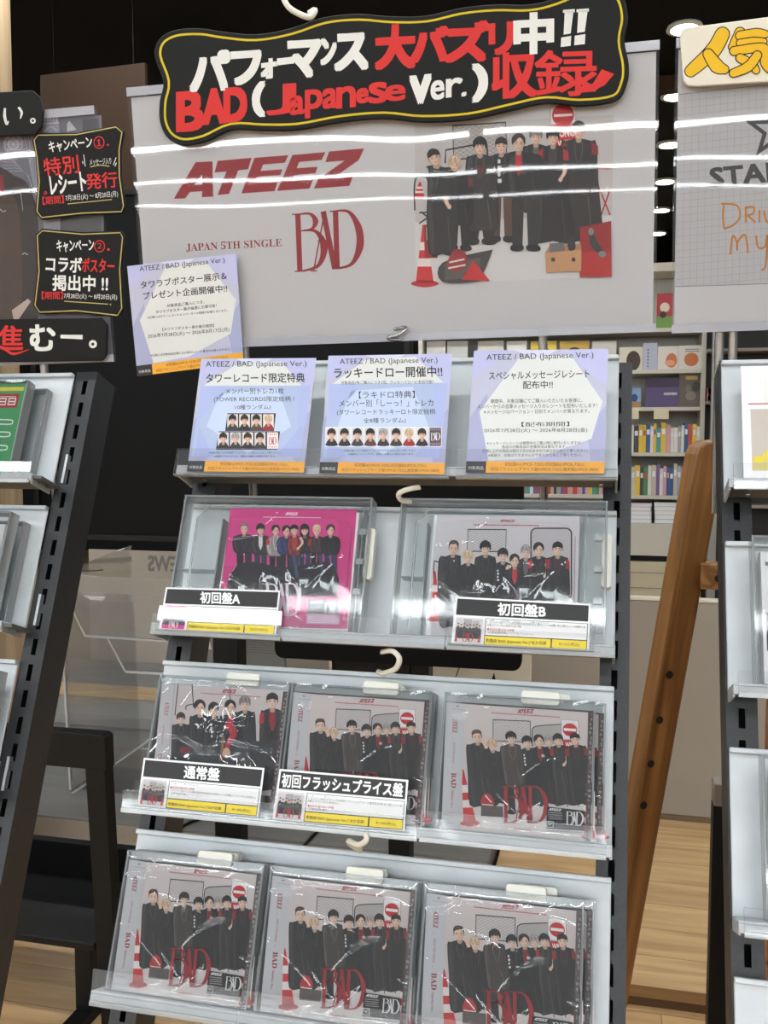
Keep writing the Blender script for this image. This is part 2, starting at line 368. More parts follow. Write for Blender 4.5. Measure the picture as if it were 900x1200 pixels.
# thin black cables lying on the platform
for lab, pts in (('thin black cable curving over the grey platform, left of the first column', ((204, 978, 2.30), (216, 967, 2.36), (234, 960, 2.42), (256, 956, 2.46))), ('thin black cable slanting over the grey platform, between the two columns', ((352, 996, 2.16), (364, 982, 2.25), (380, 966, 2.36)))):
    q_ = [atZ(px, py, .121) for px, py, _ in pts]
    tag(MB().tube(smooth_path([tuple((p - q_[0]) * 1000) for p in q_], 5), 5.2, 8).build('power_cable', M_BLACK, None, Matrix.Translation(q_[0]), smooth=True), lab, 'cable', 'black cables on the platform')

# brown board hanging at the upper left
q = [atY(px, py, 2.05) for px, py in ((47, 240), (47, 88), (170, 73), (172, 240))]
o_ = (q[0] + q[3]) / 2
t = thing('brown_panel', 'plain brown panel with a slanted top edge, upper left behind the header', 'panel', Matrix.Translation(o_))
b_ = MB(); pts = [((p - o_) * 1000) for p in q]
b_.hexa([tuple(p) for p in pts] + [(p.x, p.y + 18, p.z) for p in pts]); b_.build('board', M_BROWN, t, bevel=2)
b_ = MB(); p = pts[1]; p2 = pts[2]
for q_ in (p.lerp(p2, .12), p.lerp(p2, .88)): b_.tube([(q_.x, q_.y + 9, q_.z - 8), (q_.x, q_.y + 9, (CEIL - o_.z) * 1000)], 1.2, 6)
b_.build('hanging_wire', M_BLACK, t)

# low taupe partition at the right, and the oak platform in front of it
xl = atY(624, 790, 2.62).x; zt = atY(790, 701, 2.62).z
t = thing('low_partition', 'low taupe partition with a pale top edge, behind the wooden easel leg', 'partition', place(xl + .6, 2.62, 0))
wb(MB(), -.6, .9, 0, .03, .08, zt - .012).build('panel', M_TAUPE, t, bevel=2)
wb(MB(), -.605, .905, -.004, .034, zt - .0115, zt).build('cap', M_CREAM, t, bevel=2)
wb(MB(), -.6, .9, -.003, .033, .0605, .079).build('foot_rail', mat('brown_rail', (110, 88, 66), .6), t)
t = thing('wooden_platform', 'low oak-topped platform with a brown front edge, on the floor behind the right post', 'platform', place(.42, 1.5, 0))
wb(MB(), -.305, .42, 0, 1.3, .028, .060).build('top', wood('oak_platform_boards', (170, 134, 92), (198, 164, 118), 0, 1.0, .42, (1.3, .15), rings=10), t, bevel=2)
wb(MB(), -.30, .41, .012, 1.29, 0, .0275).build('plinth', mat('brown_plinth', (88, 62, 38), .6), t)

# ---------------------------------------------------------------- wooden easel at the right
M_PINE = wood('varnished_pine', (98, 64, 31), (146, 103, 57), 2, 1.0, .38, rings=26)
Yl = .78
p_top = atY(829, 516, Yl); p_bot = atY(742, 1010, Yl)
d = (p_bot - p_top); d = d / -d.z; p_floor = p_top + d * p_top.z
ax = (p_top - p_floor); Lm = ax.length; ax.normalize()
ey = ax; ex = Vector((1, 0, 0)) - ey * ey.x; ex.normalize(); ez = ex.cross(ey)
Ml = Matrix.Identity(4)
# local x across the face, z along the leg
for i in range(3): Ml[i][0] = ex[i]; Ml[i][1] = (-ez)[i]; Ml[i][2] = ey[i]; Ml[i][3] = p_floor[i]
t = thing('wooden_easel', 'varnished pine easel leg with peg holes and a short crossbar, behind the right post', 'easel', Ml @ Rz(28))
Lmm = Lm * 1000
b_ = MB(); wd = 27; th = 19
prof = [(-wd, 0)] + [(wd, 0)] + [(wd, Lmm - 26), (wd - 5, Lmm - 10), (wd - 18, Lmm - 2), (0, Lmm), (-wd + 16, Lmm - 3), (-wd + 4, Lmm - 12), (-wd, Lmm - 26)]
b_.prism(prof, -th, th); o = b_.build('leg', M_PINE, t, Matrix.Rotation(math.radians(90), 4, 'X'), bevel=4)
me = o.data; me.transform(Matrix.Rotation(math.radians(90), 4, 'X')); o.matrix_basis = Matrix.Identity(4)
inv = (Ml @ Rz(28)).inverted()
for px, py in ((776, 786), (764, 838), (752, 888), (740, 935), (800, 690), (788, 738)):
    if py < 780: continue
    q = inv @ atY(px, py, Yl)
    MB().lathe([(0.1, 0), (5.6, 0), (6.6, .5), (6.6, .9), (5.4, 1.0), (5.2, .2), (0.1, .1)], 20).build('peg_hole', mat('dark_hole', (22, 14, 8), .8) if 'dark_hole' not in bpy.data.materials else bpy.data.materials['dark_hole'], t,
        Matrix.Translation((max(-.012, min(.012, q.x)), -th * .001 - .0001, q.z)) @ Rx(90), smooth=False)
# crossbar
qa = atY(821, 668, Yl + .0); zc = qa.z; h = 30
b_ = MB(); xa = qa.x * 1000; b_.hexa([(xa - 2, 0, zc * 1000 - h), (xa + 400, 0, zc * 1000 - h), (xa + 400, 42, zc * 1000 - h), (xa - 2, 42, zc * 1000 - h), (xa - 2, 0, zc * 1000 + h * .45), (xa + 400, 0, zc * 1000 + h * .45), (xa + 400, 42, zc * 1000 + h * .45), (xa - 2, 42, zc * 1000 + h * .45)])
ob = b_.build('crossbar', wood('varnished_pine_bar', (124, 86, 46), (178, 132, 78), 0, 1., .38, rings=26), t, bevel=3)
ob.data.transform(inv @ Matrix.Translation((0, Yl - .02, 0)))
qh = inv @ atY(842, 678, Yl - .02)
MB().lathe([(0.1, 0), (5, 0), (6.2, .5), (6.2, .9), (5.2, 1.0), (0.1, .1)], 18).build('peg_hole', bpy.data.materials['dark_hole'], t, Matrix.Translation(qh) @ inv.to_3x3().to_4x4() @ Rx(90))

# thin stand whose dark leg and taupe top corner show by the right rack
Yt = .95
a, b = atY(836, 950, Yt).x, atY(852, 950, Yt).x; zt, zb = atY(843, 919, Yt).z, atY(843, 946, Yt).z
t = thing('panel_stand', 'thin stand with a taupe top rail and black panel legs, beside the right rack', 'stand', place(a + .25, Yt, 0))
wb(MB(), -.25, .35, 0, .045, zb, zt).build('top_rail', mat('taupe_top', (128, 116, 106), .5), t, bevel=3)
for xx in (-.25, .31):
    wb(MB(), xx, xx + .042, .002, .043, 0.0305, zb - .0005).build('leg', M_BLACK, t, bevel=2)
    wb(MB(), xx - .0, xx + .042, -.10, .16, 0, .03).build('foot', M_BLACK, t, bevel=2)
# wooden crate behind the right rack
Yc = .42
a = atY(872, 700, Yc).x
t = thing('wooden_crate', 'tall reddish-brown slatted wooden crate behind the right rack', 'crate', place(a + .3, Yc, 0))
M_CR = wood('red_brown_wood', (108, 66, 36), (160, 106, 64), 0, 1., .5, rings=22)
for k in range(12):
    wb(MB(), -.26, .3, 0, .02, .04 + k * .115, .04 + k * .115 + .108).build('slat', M_CR, t, bevel=3)
for xx in (-.26, .26): wb(MB(), xx, xx + .04, .0205, .06, 0, 1.42).build('post', M_CR, t, bevel=2)

# black metal stand at the lower left
Ys = 1.12
def sx(px, py, Y=Ys): return atY(px, py, Y)
t = thing('metal_stand', 'low black metal stand with a shelf and a back plate, at the lower left', 'stand', place(sx(70, 1000).x, Ys, 0))
ox = sx(70, 1000).x
xr0, xr1 = sx(110, 890).x - ox, sx(134, 870).x - ox; zt = sx(90, 853).z; zu = sx(90, 893).z
xl0 = xr0 - .62
b_ = MB(); b_.prism([((xl0 - .01) * 1000, zu * 1000), (xr1 * 1000, zu * 1000), ((xr1 - .002) * 1000, (zt - .006) * 1000), ((xr1 - .012) * 1000, zt * 1000), ((xl0 - .01) * 1000, zt * 1000)], 0, 40)
o = b_.build('top_bar', M_BLACK, t, bevel=2); o.data.transform(Matrix.Rotation(math.radians(90), 4, 'X'))
def leg(x, lean):
    b_ = MB(); b_.hexa([((x + lean) * 1000, -40, 0), ((x + lean) * 1000 + 46, -40, 0), ((x + lean) * 1000 + 46, 0, 0), ((x + lean) * 1000, 0, 0), (x * 1000, -40, zu * 1000 - .3), (x * 1000 + 52, -40, zu * 1000 - .3), (x * 1000 + 52, 0, zu * 1000 - .3), (x * 1000, 0, zu * 1000 - .3)])
    b_.build('leg', M_BLACK, t, bevel=2)
leg(xr0, .03); leg(xl0, -.03)
zs = sx(60, 1090).z
wb(MB(), xl0 - .02, xr0 + .012, -.035, .30, zs - .018, zs).build('shelf', M_BLACK, t, bevel=2)
wb(MB(), sx(22, 1010, Ys + .28).x - ox, xr0 + .06, .27, .30, zs + .0005, sx(60, 984, Ys + .28).z).build('back_plate', M_SCREEN, t)
xf = sx(97, 1140, Ys).x - ox
wb(MB(), xf - .022, xf + .022, .0, .04, .03, zs - .0185).build('foot_post', M_BLACK, t, bevel=2)
wb(MB(), xf - .022, xf + .022, -.30, .30, 0, .0295).build('foot_bar', M_BLACK, t, bevel=2)

# ---------------------------------------------------------------- clear bin on the platform
t = thing('acrylic_bin', 'big clear acrylic display bin with a frosted label strip, standing on the grey platform', 'display bin', place(-1.5, 2.2, .1155))
def pane(name, pts, th=4, m=M_CLEAR):
    """clear sheet from 4 world points"""
    o_ = t.matrix_basis.translation; p = [(Vector(q) - o_) * 1000 for q in pts]
    n = (p[1] - p[0]).cross(p[3] - p[0]).normalized() * th
    b_ = MB(); b_.hexa([tuple(q) for q in p] + [tuple(q + n) for q in p]); return b_.build(name, m, t, bevel=.8, seg=1)
Yb = 2.25
A = atY(70, 672, Yb); Bq = atY(260, 690, Yb); Cq = atY(260, 938, Yb); Dq = atY(82, 930, Yb)
zl = .1165
A.z = A.z; Cq = Vector((Bq.x, Yb, zl)); Dq = Vector((A.x + .03, Yb, zl))
pane('front_sheet', [Dq, Cq, Bq, A])
pane('side_sheet', [Dq, A, A + Vector((0, .55, .05)), Dq + Vector((0, .55, 0))], 4)
pane('floor_sheet', [Dq + Vector((.005, .006, 0)), Cq + Vector((0, .006, 0)), Cq + Vector((0, .5, 0)), Dq + Vector((.005, .5, 0))], 4)
def strip(name, a, b, w, m=M_CASEEDGE):
    o_ = t.matrix_basis.translation; b_ = MB(); b_.bar((Vector(a) - o_) * 1000, (Vector(b) - o_) * 1000, w, w); b_.build(name, m, t)
M_FROST = clear('frosted_edge', tint=(.9, .9, .88), haze=.4, gain=1.0, rough=.3)
strip('bright_edge', A + Vector((0, -.006, 0)), Dq + Vector((0, -.006, 0)), 9, M_FROST)
strip('bright_edge', A + Vector((0, -.006, 0)), Bq + Vector((0, -.006, 0)), 6, M_FROST)
e1, e2 = atY(100, 745, 2.2), atY(205, 752, 2.2)
strip('bright_edge', atY(68, 678, 2.235), e1, 6, M_FROST); strip('bright_edge', e1, e2, 8, M_FROST)
strip('bright_edge', atY(126, 748, 2.2), atY(147, 787, 2.2), 5, M_FROST); strip('bright_edge', atY(147, 787, 2.2), atY(205, 790, 2.2), 8, M_FROST)
strip('bright_edge', atY(84, 930, 2.21), atY(182, 862, 2.5), 7, M_FROST)
strip('bright_edge', atY(66, 672, 2.23), atY(120, 668, 2.5), 5, M_FROST)
sl = [atY(px, py, 2.225) for px, py in ((78, 692), (206, 700), (206, 679), (76, 674))]
pane('label_strip', sl, 1.5, clear('frosted_strip', tint=(.85, .85, .8), haze=.35, gain=.6, rough=.3, hazecol=(.80, .78, .74)))
pane('tier_sheet', [atY(70, 690, 2.24) + Vector((.02, .02, 0)), atY(206, 700, 2.24) + Vector((0, .02, 0)), e2, e1], 3)

# ---------------------------------------------------------------- racks
ROWS = (-222, -46, 131, 303)     # front-edge heights below the frame origin, mm
def make_rack(name, label, M, rows, width=486, x_left=-15, panel_h=143, trim=14):
    t = thing(name, label, 'display rack', M, 'slanted display racks')
    xr = x_left + width; ytop = 366; ybot = -1268
    for k, x0 in enumerate((x_left, xr - 28)):
        b_ = MB(); z1 = -40; z0 = -85
        # slotted front: two strips bridged between the slots, thin side and back walls
        b_.box(x0, x0 + 11, ybot, ytop, z1 - 2, z1); b_.box(x0 + 17, x0 + 28, ybot, ytop, z1 - 2, z1)
        y = ytop - 12; b_.box(x0 + 11, x0 + 17, y, ytop, z1 - 2, z1)
        while y > -420:
            b_.box(x0 + 11, x0 + 17, y - 29, y - 18.5, z1 - 2, z1); y -= 29
        b_.box(x0 + 11, x0 + 17, ybot, y, z1 - 2, z1)
        b_.box(x0, x0 + 2, ybot, ytop, z0, z1 - 2); b_.box(x0 + 26, x0 + 28, ybot, ytop, z0, z1 - 2)
        b_.box(x0 + 2, x0 + 26, ytop - 2, ytop, z0, z1 - 2)
        b_.box(x0 + 2, x0 + 26, ybot, ytop - 2, z0, z0 + 2, 1)
        b_.build('post', [M_POST, M_POSTD], t)
    b_ = MB(); b_.box(x_left + 28.5, xr - 28.5, -1180, -1140, -80, -50); b_.build('cross_rail', M_POST, t, bevel=2)
    for yv, h in ((360, 30),):
        MB().box(x_left + 28.5, xr - 28.5, yv - h, yv, -84, -60).build('top_rail', M_POST, t, bevel=2)
    for v in rows:
        y = -v + 5
        s = MB().box(x_left + 1.5, xr - trim, y - 2, y + panel_h, -38, -35.5).box(x_left + 1.5, xr - trim, y + panel_h - 4, y + panel_h + 1, -38, -30).build('shelf', M_SHEET, t, bevel=.8, seg=1)
        b_ = MB(); b_.box(x_left + 1, xr - trim, y - 2.4, y, -35.4, 8); b_.box(x_left + 1, xr - trim, y - 10, y - 2.4, 5.4, 8)
        b_.box(x_left + 1, x_left + 3.2, y - 12, y - 2.4, -34, 5); b_.box(xr - trim - 2.4, xr - trim, y - 12, y - 2.4, -34, 5)
        b_.build('tray', M_TRAY, s, bevel=.5, seg=1)
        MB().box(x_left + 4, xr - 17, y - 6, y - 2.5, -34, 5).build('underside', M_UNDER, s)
        b_ = MB()
        for sx_ in (x_left + 22, xr - 30):
            for zz in (-24, -8): b_.lathe([(0.1, -7.4), (2.4, -7.4), (2.7, -6.4), (2.7, -6)], 12, (sx_, 0, 0)) if False else b_.box(sx_ - 2.4, sx_ + 2.4, y - 7.2, y - 6, zz - 2.4, zz + 2.4)
        b_.build('screw', M_SILVER, s, bevel=1)
        # bracket tongues hooked in the posts
        for xx in (x_left + 8, xr - 20):
            MB().box(xx, xx + 3, y + 4, y + 40, -45, -38.2).build('bracket', M_SHEET, s)
    return t
RM = RACK.M
rack = make_rack('display_rack', 'slanted black display rack with grey steel shelves in the centre, holding the discs', RM, ROWS)
LM = RM @ T(-636, 350, 0) @ Rx(.7) @ T(0, -350, 0)
make_rack('display_rack', 'slanted black rack cut by the left edge of the picture', LM, (-212, -41, 140, 310), trim=28)
RMr = RM @ T(574, 0, 0)
make_rack('display_rack', 'slanted black rack cut by the right edge of the picture', RMr, (-213, -17, 180, 372))

# acrylic lips on the shelves of the centre rack: clipped on, liftable
def lip(x0, x1, v, z, h, M, label, m=M_LIP, tilt=-5., yaw=0., twist=0.):
    t = thing('shelf_lip', label, 'shelf lip', M @ T(.5 * (x0 + x1), -v - 6, z) @ Rx(-tilt) @ Ry(yaw), 'clear acrylic shelf lips')
    hw = .5 * (x1 - x0)
    if twist:   # a sheet that has warped: its left end leans out more than its right
        b_ = MB(); n = 28; zt_ = lambda i: twist * (1 - i / n) ** 1.3
        vs = []
        for zo in (2.0, .6):
            for j in range(5): vs += [(-hw + 2 * hw * i / n, h * j / 4, zo + zt_(i) * j / 4) for i in range(n + 1)]
        N_ = n + 1; b_.add(vs, [(j * N_ + i, j * N_ + i + 1, (j + 1) * N_ + i + 1, (j + 1) * N_ + i) for j in range(4) for i in range(n)] + [(5 * N_ + j * N_ + i + 1, 5 * N_ + j * N_ + i, 5 * N_ + (j + 1) * N_ + i, 5 * N_ + (j + 1) * N_ + i + 1) for j in range(4) for i in range(n)]
                               + [(4 * N_ + i, 4 * N_ + i + 1, 9 * N_ + i + 1, 9 * N_ + i) for i in range(n)])
        o = b_.build('front_sheet', m, t)
        for p in o.data.polygons: p.use_smooth = len(p.vertices) == 4 and abs(p.normal.y) < .5
    else: MB().box(-hw, hw, 0, h, .4, 2.0).build('front_sheet', m, t, bevel=.4, seg=1)
    MB().box(-hw, hw, -1.5, 3.2, .3, 2.6).build('bottom_fold', M_CASEEDGE, t, bevel=.4, seg=1)
lip(-13, 133, 303, 8.2, 30, RM, 'clear acrylic lip before the left disc on the lowest shelf')
lip(135, 300, 303, 8.2, 30, RM, 'clear acrylic lip before the middle disc on the lowest shelf')
lip(302, 456, 303, 8.2, 30, RM, 'clear acrylic lip before the right disc on the lowest shelf')
lip(286, 452, 131, 8.2, 26, RM, 'clear acrylic lip with a bright glare before the right disc on the third shelf', tilt=-.9, twist=2.4)
lip(-13, 284, 131, 8.2, 20, RM, 'clear acrylic lip behind the two price cards on the third shelf')
lip(132, 297, -46, 8.2, 26, RM, 'clear acrylic lip between the two price cards on the second shelf')
lip(-13, 130, -46, 8.2, 20, RM, 'clear acrylic lip behind the left price card on the second shelf')
lip(299, 456, -46, 8.2, 20, RM, 'clear acrylic lip behind the right price card on the second shelf')

# ---------------------------------------------------------------- print: flat coloured shapes and lettering on a sheet
_fc = bpy.data.curves.new('lettering', 'FONT'); _fc.resolution_u = 3; _fo = bpy.data.objects.new('lettering', _fc)
_glyph = {}
def glyphs(s, res=3):
    k = (s, res)
    if k not in _glyph:
        _fc.body = s; _fc.resolution_u = res
        me = bpy.data.meshes.new_from_object(_fo)
        v = [(p.co.x, p.co.y) for p in me.vertices]; f = [tuple(p.vertices) for p in me.polygons]
        bpy.data.meshes.remove(me)
        xs = [p[0] for p in v] or [0, 1]; ys = [p[1] for p in v] or [0, 1]
        _glyph[k] = (v, f, min(xs), max(xs), min(ys), max(ys))
    return _glyph[k]
_serif = {}
for i in range(26):
    _serif[chr(65 + i)] = chr(0x1D400 + i); _serif[chr(97 + i)] = chr(0x1D41A + i)
for i in range(10): _serif[chr(48 + i)] = chr(0x1D7CE + i)
def serif(s): return ''.join(_serif.get(c, c) for c in s)
STEP = .03
class Art:
    def __init__(s, mp=None, z=0.): s.mp = mp or (lambda x, y: (x, y)); s.z = z; s.v = []; s.f = []; s.c = []; s.L = 0
    def up(s, n=1): s.L += n; return s
    def k(s, x, y):
        a = s.mp(x, y); b = s.mp(x + 1, y); return math.hypot(b[0] - a[0], b[1] - a[1])
    def raw(s, pts, faces, col, L=None):
        z = s.z + STEP * (s.L if L is None else L); o = len(s.v)
        s.v += [(x, y, z) for x, y in pts]
        for f in faces:
            a = sum(pts[f[i]][0] * pts[f[(i + 1) % len(f)]][1] - pts[f[(i + 1) % len(f)]][0] * pts[f[i]][1] for i in range(len(f)))
            f = tuple(i + o for i in f); s.f.append(f if a > 0 else f[::-1]); s.c.append(col)
        return s
    def poly(s, pts, col, L=None): return s.raw([s.mp(*p) for p in pts], [tuple(range(len(pts)))], col, L)
    def blob(s, pts, col, L=None, n=4): return s.poly(smooth_loop(pts, n), col, L)
    def rect(s, x0, y0, x1, y1, col, L=None): return s.poly([(x0, y0), (x1, y0), (x1, y1), (x0, y1)], col, L)
    def oval(s, x, y, rx, ry, col, L=None, n=18, rot=0):
        c, d = math.cos(math.radians(rot)), math.sin(math.radians(rot))
        return s.poly([(x + rx * math.cos(t) * c - ry * math.sin(t) * d, y + rx * math.cos(t) * d + ry * math.sin(t) * c) for t in [2 * math.pi * k / n for k in range(n)]], col, L)
    def stroke(s, pts, w, col, L=None, closed=False):
        """w: one width or a list, in input units"""
        n = len(pts); ws = w if isinstance(w, (list, tuple)) else [w] * n
        A, Bb = [], []
        for i in range(n):
            a = pts[i - 1] if (i or closed) else pts[i]; b = pts[(i + 1) % n] if (i < n - 1 or closed) else pts[i]
            dx, dy = b[0] - a[0], b[1] - a[1]; q = math.hypot(dx, dy) or 1; h = ws[i] / 2
            A.append(s.mp(pts[i][0] - dy / q * h, pts[i][1] + dx / q * h)); Bb.append(s.mp(pts[i][0] + dy / q * h, pts[i][1] - dx / q * h))
        fs = [(i, (i + 1) % n, n + (i + 1) % n, n + i) for i in range(n if closed else n - 1)]
        return s.raw(A + Bb, fs, col, L)
    def path(s, pts, w, col, L=None, n=5):
        q = smooth_path(pts, n)
        if isinstance(w, (list, tuple)):
            ww = []; m_ = len(pts) - 1
            for i in range(len(q)):
                t = i / (len(q) - 1) * m_; j = min(int(t), m_ - 1); ww.append(w[j] + (w[j + 1] - w[j]) * (t - j))
            w = ww
        return s.stroke(q, w, col, L)
    def place(s, v, f, box, p0, p1, h, col, L=None, bold=0, shear=0, upv=None, bmm=0):
        x0, x1, y0, y1 = box
        d = (p1[0] - p0[0], p1[1] - p0[1]); q = math.hypot(*d) or 1
        if h is None: h = q * (y1 - y0) / (x1 - x0)
        u = upv or (d[1] / q * h, -d[0] / q * h)
        P0 = s.mp(*p0); P1 = s.mp(*p1); PU = s.mp(p0[0] + u[0], p0[1] + u[1])
        ax = (P1[0] - P0[0], P1[1] - P0[1]); ay = (PU[0] - P0[0], PU[1] - P0[1])
        offs = [(0, 0)] if not bold else [(bold * a, bold * b) for a in (-1, 1, 0) for b in (-1, 1, 0)]
        if bmm: offs = [(a, b) for a in (-1, 1, 0) for b in (-1, 1, 0)]
        for io, (ox, oy) in enumerate(offs):
            mx, my = (ox * bmm, oy * bmm) if bmm else (0, 0)
            if bmm: ox = oy = 0
            pts = []
            for x, y in v:
                b = (y + oy - y0) / (y1 - y0); a = (x + ox - x0) / (x1 - x0) + shear * b
                pts.append((P0[0] + ax[0] * a + ay[0] * b + mx, P0[1] + ax[1] * a + ay[1] * b + my))
            s.raw(pts, f, col, (s.L if L is None else L) + io * .11)
        return s
    def text(s, t, p0, p1, h, col, L=None, bold=0, shear=0, res=2, bmm=0):
        v, f, *box = glyphs(t, res)
        if not f: return s
        return s.place(v, f, box, p0, p1, h, col, L, bold, shear, bmm=bmm)
    def char(s, c, x0, y0, x1, y1, col, L=None, bold=.0, shear=0, res=4, rise=0, bmm=1.):
        v, f, *box = glyphs(c, res)
        return s.place(v, f, box, (x0, y1), (x1, y1 - rise), None, col, L, bold, 0, upv=(shear, y0 - y1 + rise * .5), bmm=bmm)
    def build(s, name, m=INK, parent=None, M=None):
        me = bpy.data.meshes.new(name)
        me.from_pydata([(x * .001, y * .001, z * .001) for x, y, z in s.v], [], s.f)
        at = me.color_attributes.new('ink', 'FLOAT_COLOR', 'CORNER'); buf = []
        for p, c in zip(me.polygons, s.c): buf += list(lin(c)) * p.loop_total
        at.data.foreach_set('color', buf); me.materials.append(m); me.update()
        return link(name, me, parent, M)
    # ---- artwork pieces
    def logo(s, p0, p1, h, col, L=None):
        raw = [[(45, 243), (152, 103), (225, 100), (218, 233), (168, 236), (172, 213), (118, 217), (95, 241)],
               [(247, 98), (393, 86), (375, 129), (333, 133), (287, 222), (237, 227), (282, 138), (230, 142)],
               [(405, 86), (548, 76), (532, 104), (440, 111), (428, 135), (520, 128), (510, 150), (416, 157), (406, 180), (497, 175), (482, 210), (340, 220)],
               [(565, 75), (703, 64), (686, 93), (592, 101), (580, 124), (668, 118), (657, 142), (568, 150), (558, 172), (645, 166), (630, 199), (492, 209)],
               [(718, 62), (862, 50), (838, 93), (728, 160), (810, 153), (795, 188), (647, 199), (668, 164), (780, 95), (700, 101)]]
        v = []; f = []
        for p in raw:
            o = len(v)
            for x, y in p: v.append((x - 45, 243 - .0735 * (x - 45) - y))
            if p is raw[0]:   # the A: cut round its counter
                h3 = [(138, 190), (174, 187), (176, 150)]
                for x, y in h3: v.append((x - 45, 243 - .0735 * (x - 45) - y))
                f += [(o, o + 1, o + 10, o + 8), (o + 1, o + 2, o + 10), (o + 2, o + 3, o + 4, o + 5, o + 9, o + 10), (o + 5, o + 6, o + 8, o + 9), (o + 6, o + 7, o, o + 8)]
            else: f.append(tuple(range(o, o + len(p))))
        ys = [q[1] for q in v]
        return s.place(v, f, (0, 817, 0, max(ys)), p0, p1, h, col, L)
    def bad(s, p0, p1, h, col, L=None):
        """tall thin-and-thick serif letters B A D, sharing strokes"""
        b = Art()
        F = lambda pts, w: b.path([(x - 515, 528 - y) for x, y in pts], [q * 1.22 for q in w], col, 0, 6)
        Ln = lambda x0, y0, x1, y1, w: b.stroke([(x0 - 515, 528 - y0), (x1 - 515, 528 - y1)], w * 1.22, col, 0)
        Ln(538, 303, 538, 525, 17); Ln(515, 302, 560, 302, 4); Ln(518, 526, 560, 526, 4)
        F([(540, 303), (585, 303), (606, 332), (590, 362), (545, 368)], [4, 8, 19, 8, 3])
        F([(545, 368), (605, 372), (636, 432), (612, 505), (545, 526)], [3, 10, 25, 12, 4])
        Ln(592, 527, 642, 298, 4.5); Ln(612, 410, 655, 410, 4)
        Ln(637, 296, 674, 520, 17); Ln(580, 527, 606, 527, 4)
        Ln(684, 298, 684, 520, 17); Ln(662, 297, 705, 297, 4); Ln(665, 521, 700, 521, 4)
        F([(680, 297), (735, 303), (770, 365), (773, 440), (740, 505), (680, 521)], [4, 10, 22, 24, 11, 4])
        v = [(x, y) for x, y, z in b.v]
        return s.place(v, b.f, (0, 265, 0, 233), p0, p1, h, col, L)
    def head(s, x, y, h, hair=(28, 24, 24), style='fringe', skin=(226, 190, 168), L=None, tilt=0.):
        L = s.L if L is None else L; c, d = math.cos(math.radians(tilt)), math.sin(math.radians(tilt))
        q = lambda a, b: (x + (a * c - b * d) * h, y + (a * d + b * c) * h)
        B = lambda pts, col, dl=0, n=4: s.blob([q(*p) for p in pts], col, L + dl, n)
        dark = tuple(int(v * .8) for v in skin); hi = tuple(min(255, int(v * 1.35 + 12)) for v in hair)
        B([(-.13, .2), (.13, .2), (.15, .62), (0, .72), (-.15, .62)], dark, 0)
        if style == 'long': B([(-.38, -.2), (0, -.52), (.38, -.2), (.42, .4), (.3, .62), (-.3, .62), (-.42, .4)], hair, 0)
        B([(-.36, -.12), (-.3, -.4), (0, -.53), (.3, -.4), (.36, -.12), (.31, .12), (-.31, .12)], hair, 1)
        for sg in (-1, 1): B([(sg * .28, -.05), (sg * .34, -.04), (sg * .33, .12), (sg * .28, .14)], dark, 2)
        B([(-.28, -.2), (0, -.34), (.28, -.2), (.285, .08), (.2, .33), (0, .47), (-.2, .33), (-.285, .08)], skin, 3)
        B([(.12, -.1), (.27, -.15), (.285, .08), (.2, .33), (.03, .46), (.12, .25)], tuple(int(v * .9) for v in skin), 4)
        for sg in (-1, 1):
            s.stroke([q(sg * .06, -.035), q(sg * .14, -.06), q(sg * .22, -.03)], h * .03, tuple(int(v * .6 + 18) for v in hair), L + 5)
            s.poly([q(sg * .07, .045), q(sg * .14, .02), q(sg * .21, .045), q(sg * .14, .075)], (40, 28, 26), L + 5)
        s.stroke([q(.01, .03), q(.035, .17), q(-.02, .19)], h * .022, dark, L + 5)
        s.poly([q(-.085, .285), q(0, .265), q(.085, .285), q(0, .33)], (176, 96, 92), L + 5)
        if style in ('fringe', 'long'):
            B([(-.37, .1), (-.42, -.06), (-.4, -.3), (-.27, -.48), (-.08, -.6), (.12, -.58), (.3, -.46), (.41, -.26), (.41, -.04), (.36, .12), (.3, .02), (.27, -.1), (.17, -.02), (.12, -.14), (.04, -.03), (-.04, -.13), (-.12, -.01), (-.18, -.12), (-.28, .02)], hair, 6)
            for i, u in enumerate((-.24, -.1, .06, .2)): s.stroke([q(u * .6, -.5), q(u, -.3), q(u * 1.1, -.14)], h * .022, hi if i % 2 else tuple(int(v * .6) for v in hair), L + 7)
        elif style == 'part':
            B([(-.37, .08), (-.42, -.1), (-.38, -.36), (-.2, -.55), (.04, -.6), (.26, -.5), (.4, -.28), (.39, .06), (.31, .0), (.27, -.14), (.14, -.3), (.02, -.33), (-.08, -.22), (-.2, -.08), (-.29, .0)], hair, 6)
            s.stroke([q(.02, -.54), q(-.14, -.34), q(-.26, -.1)], h * .022, hi, L + 7); s.stroke([q(.1, -.52), q(.24, -.32), q(.32, -.08)], h * .022, hi, L + 7)
        elif style == 'up': B([(-.33, -.08), (-.36, -.34), (-.2, -.56), (.08, -.6), (.32, -.48), (.36, -.2), (.31, -.06), (.24, -.24), (0, -.3), (-.24, -.22)], hair, 6)
        elif style == 'cap':
            B([(-.36, -.12), (-.33, -.36), (0, -.55), (.33, -.36), (.36, -.12), (.2, -.16), (0, -.2), (-.2, -.16)], hair, 6)
            B([(-.38, -.14), (0, -.26), (.38, -.14), (.3, -.06), (0, -.14), (-.3, -.06)], tuple(int(v * .7) for v in hair), 7)
        if style != 'cap': s.stroke([q(-.2, -.42), q(-.02, -.48), q(.16, -.44)], h * .035, hi, L + 7)
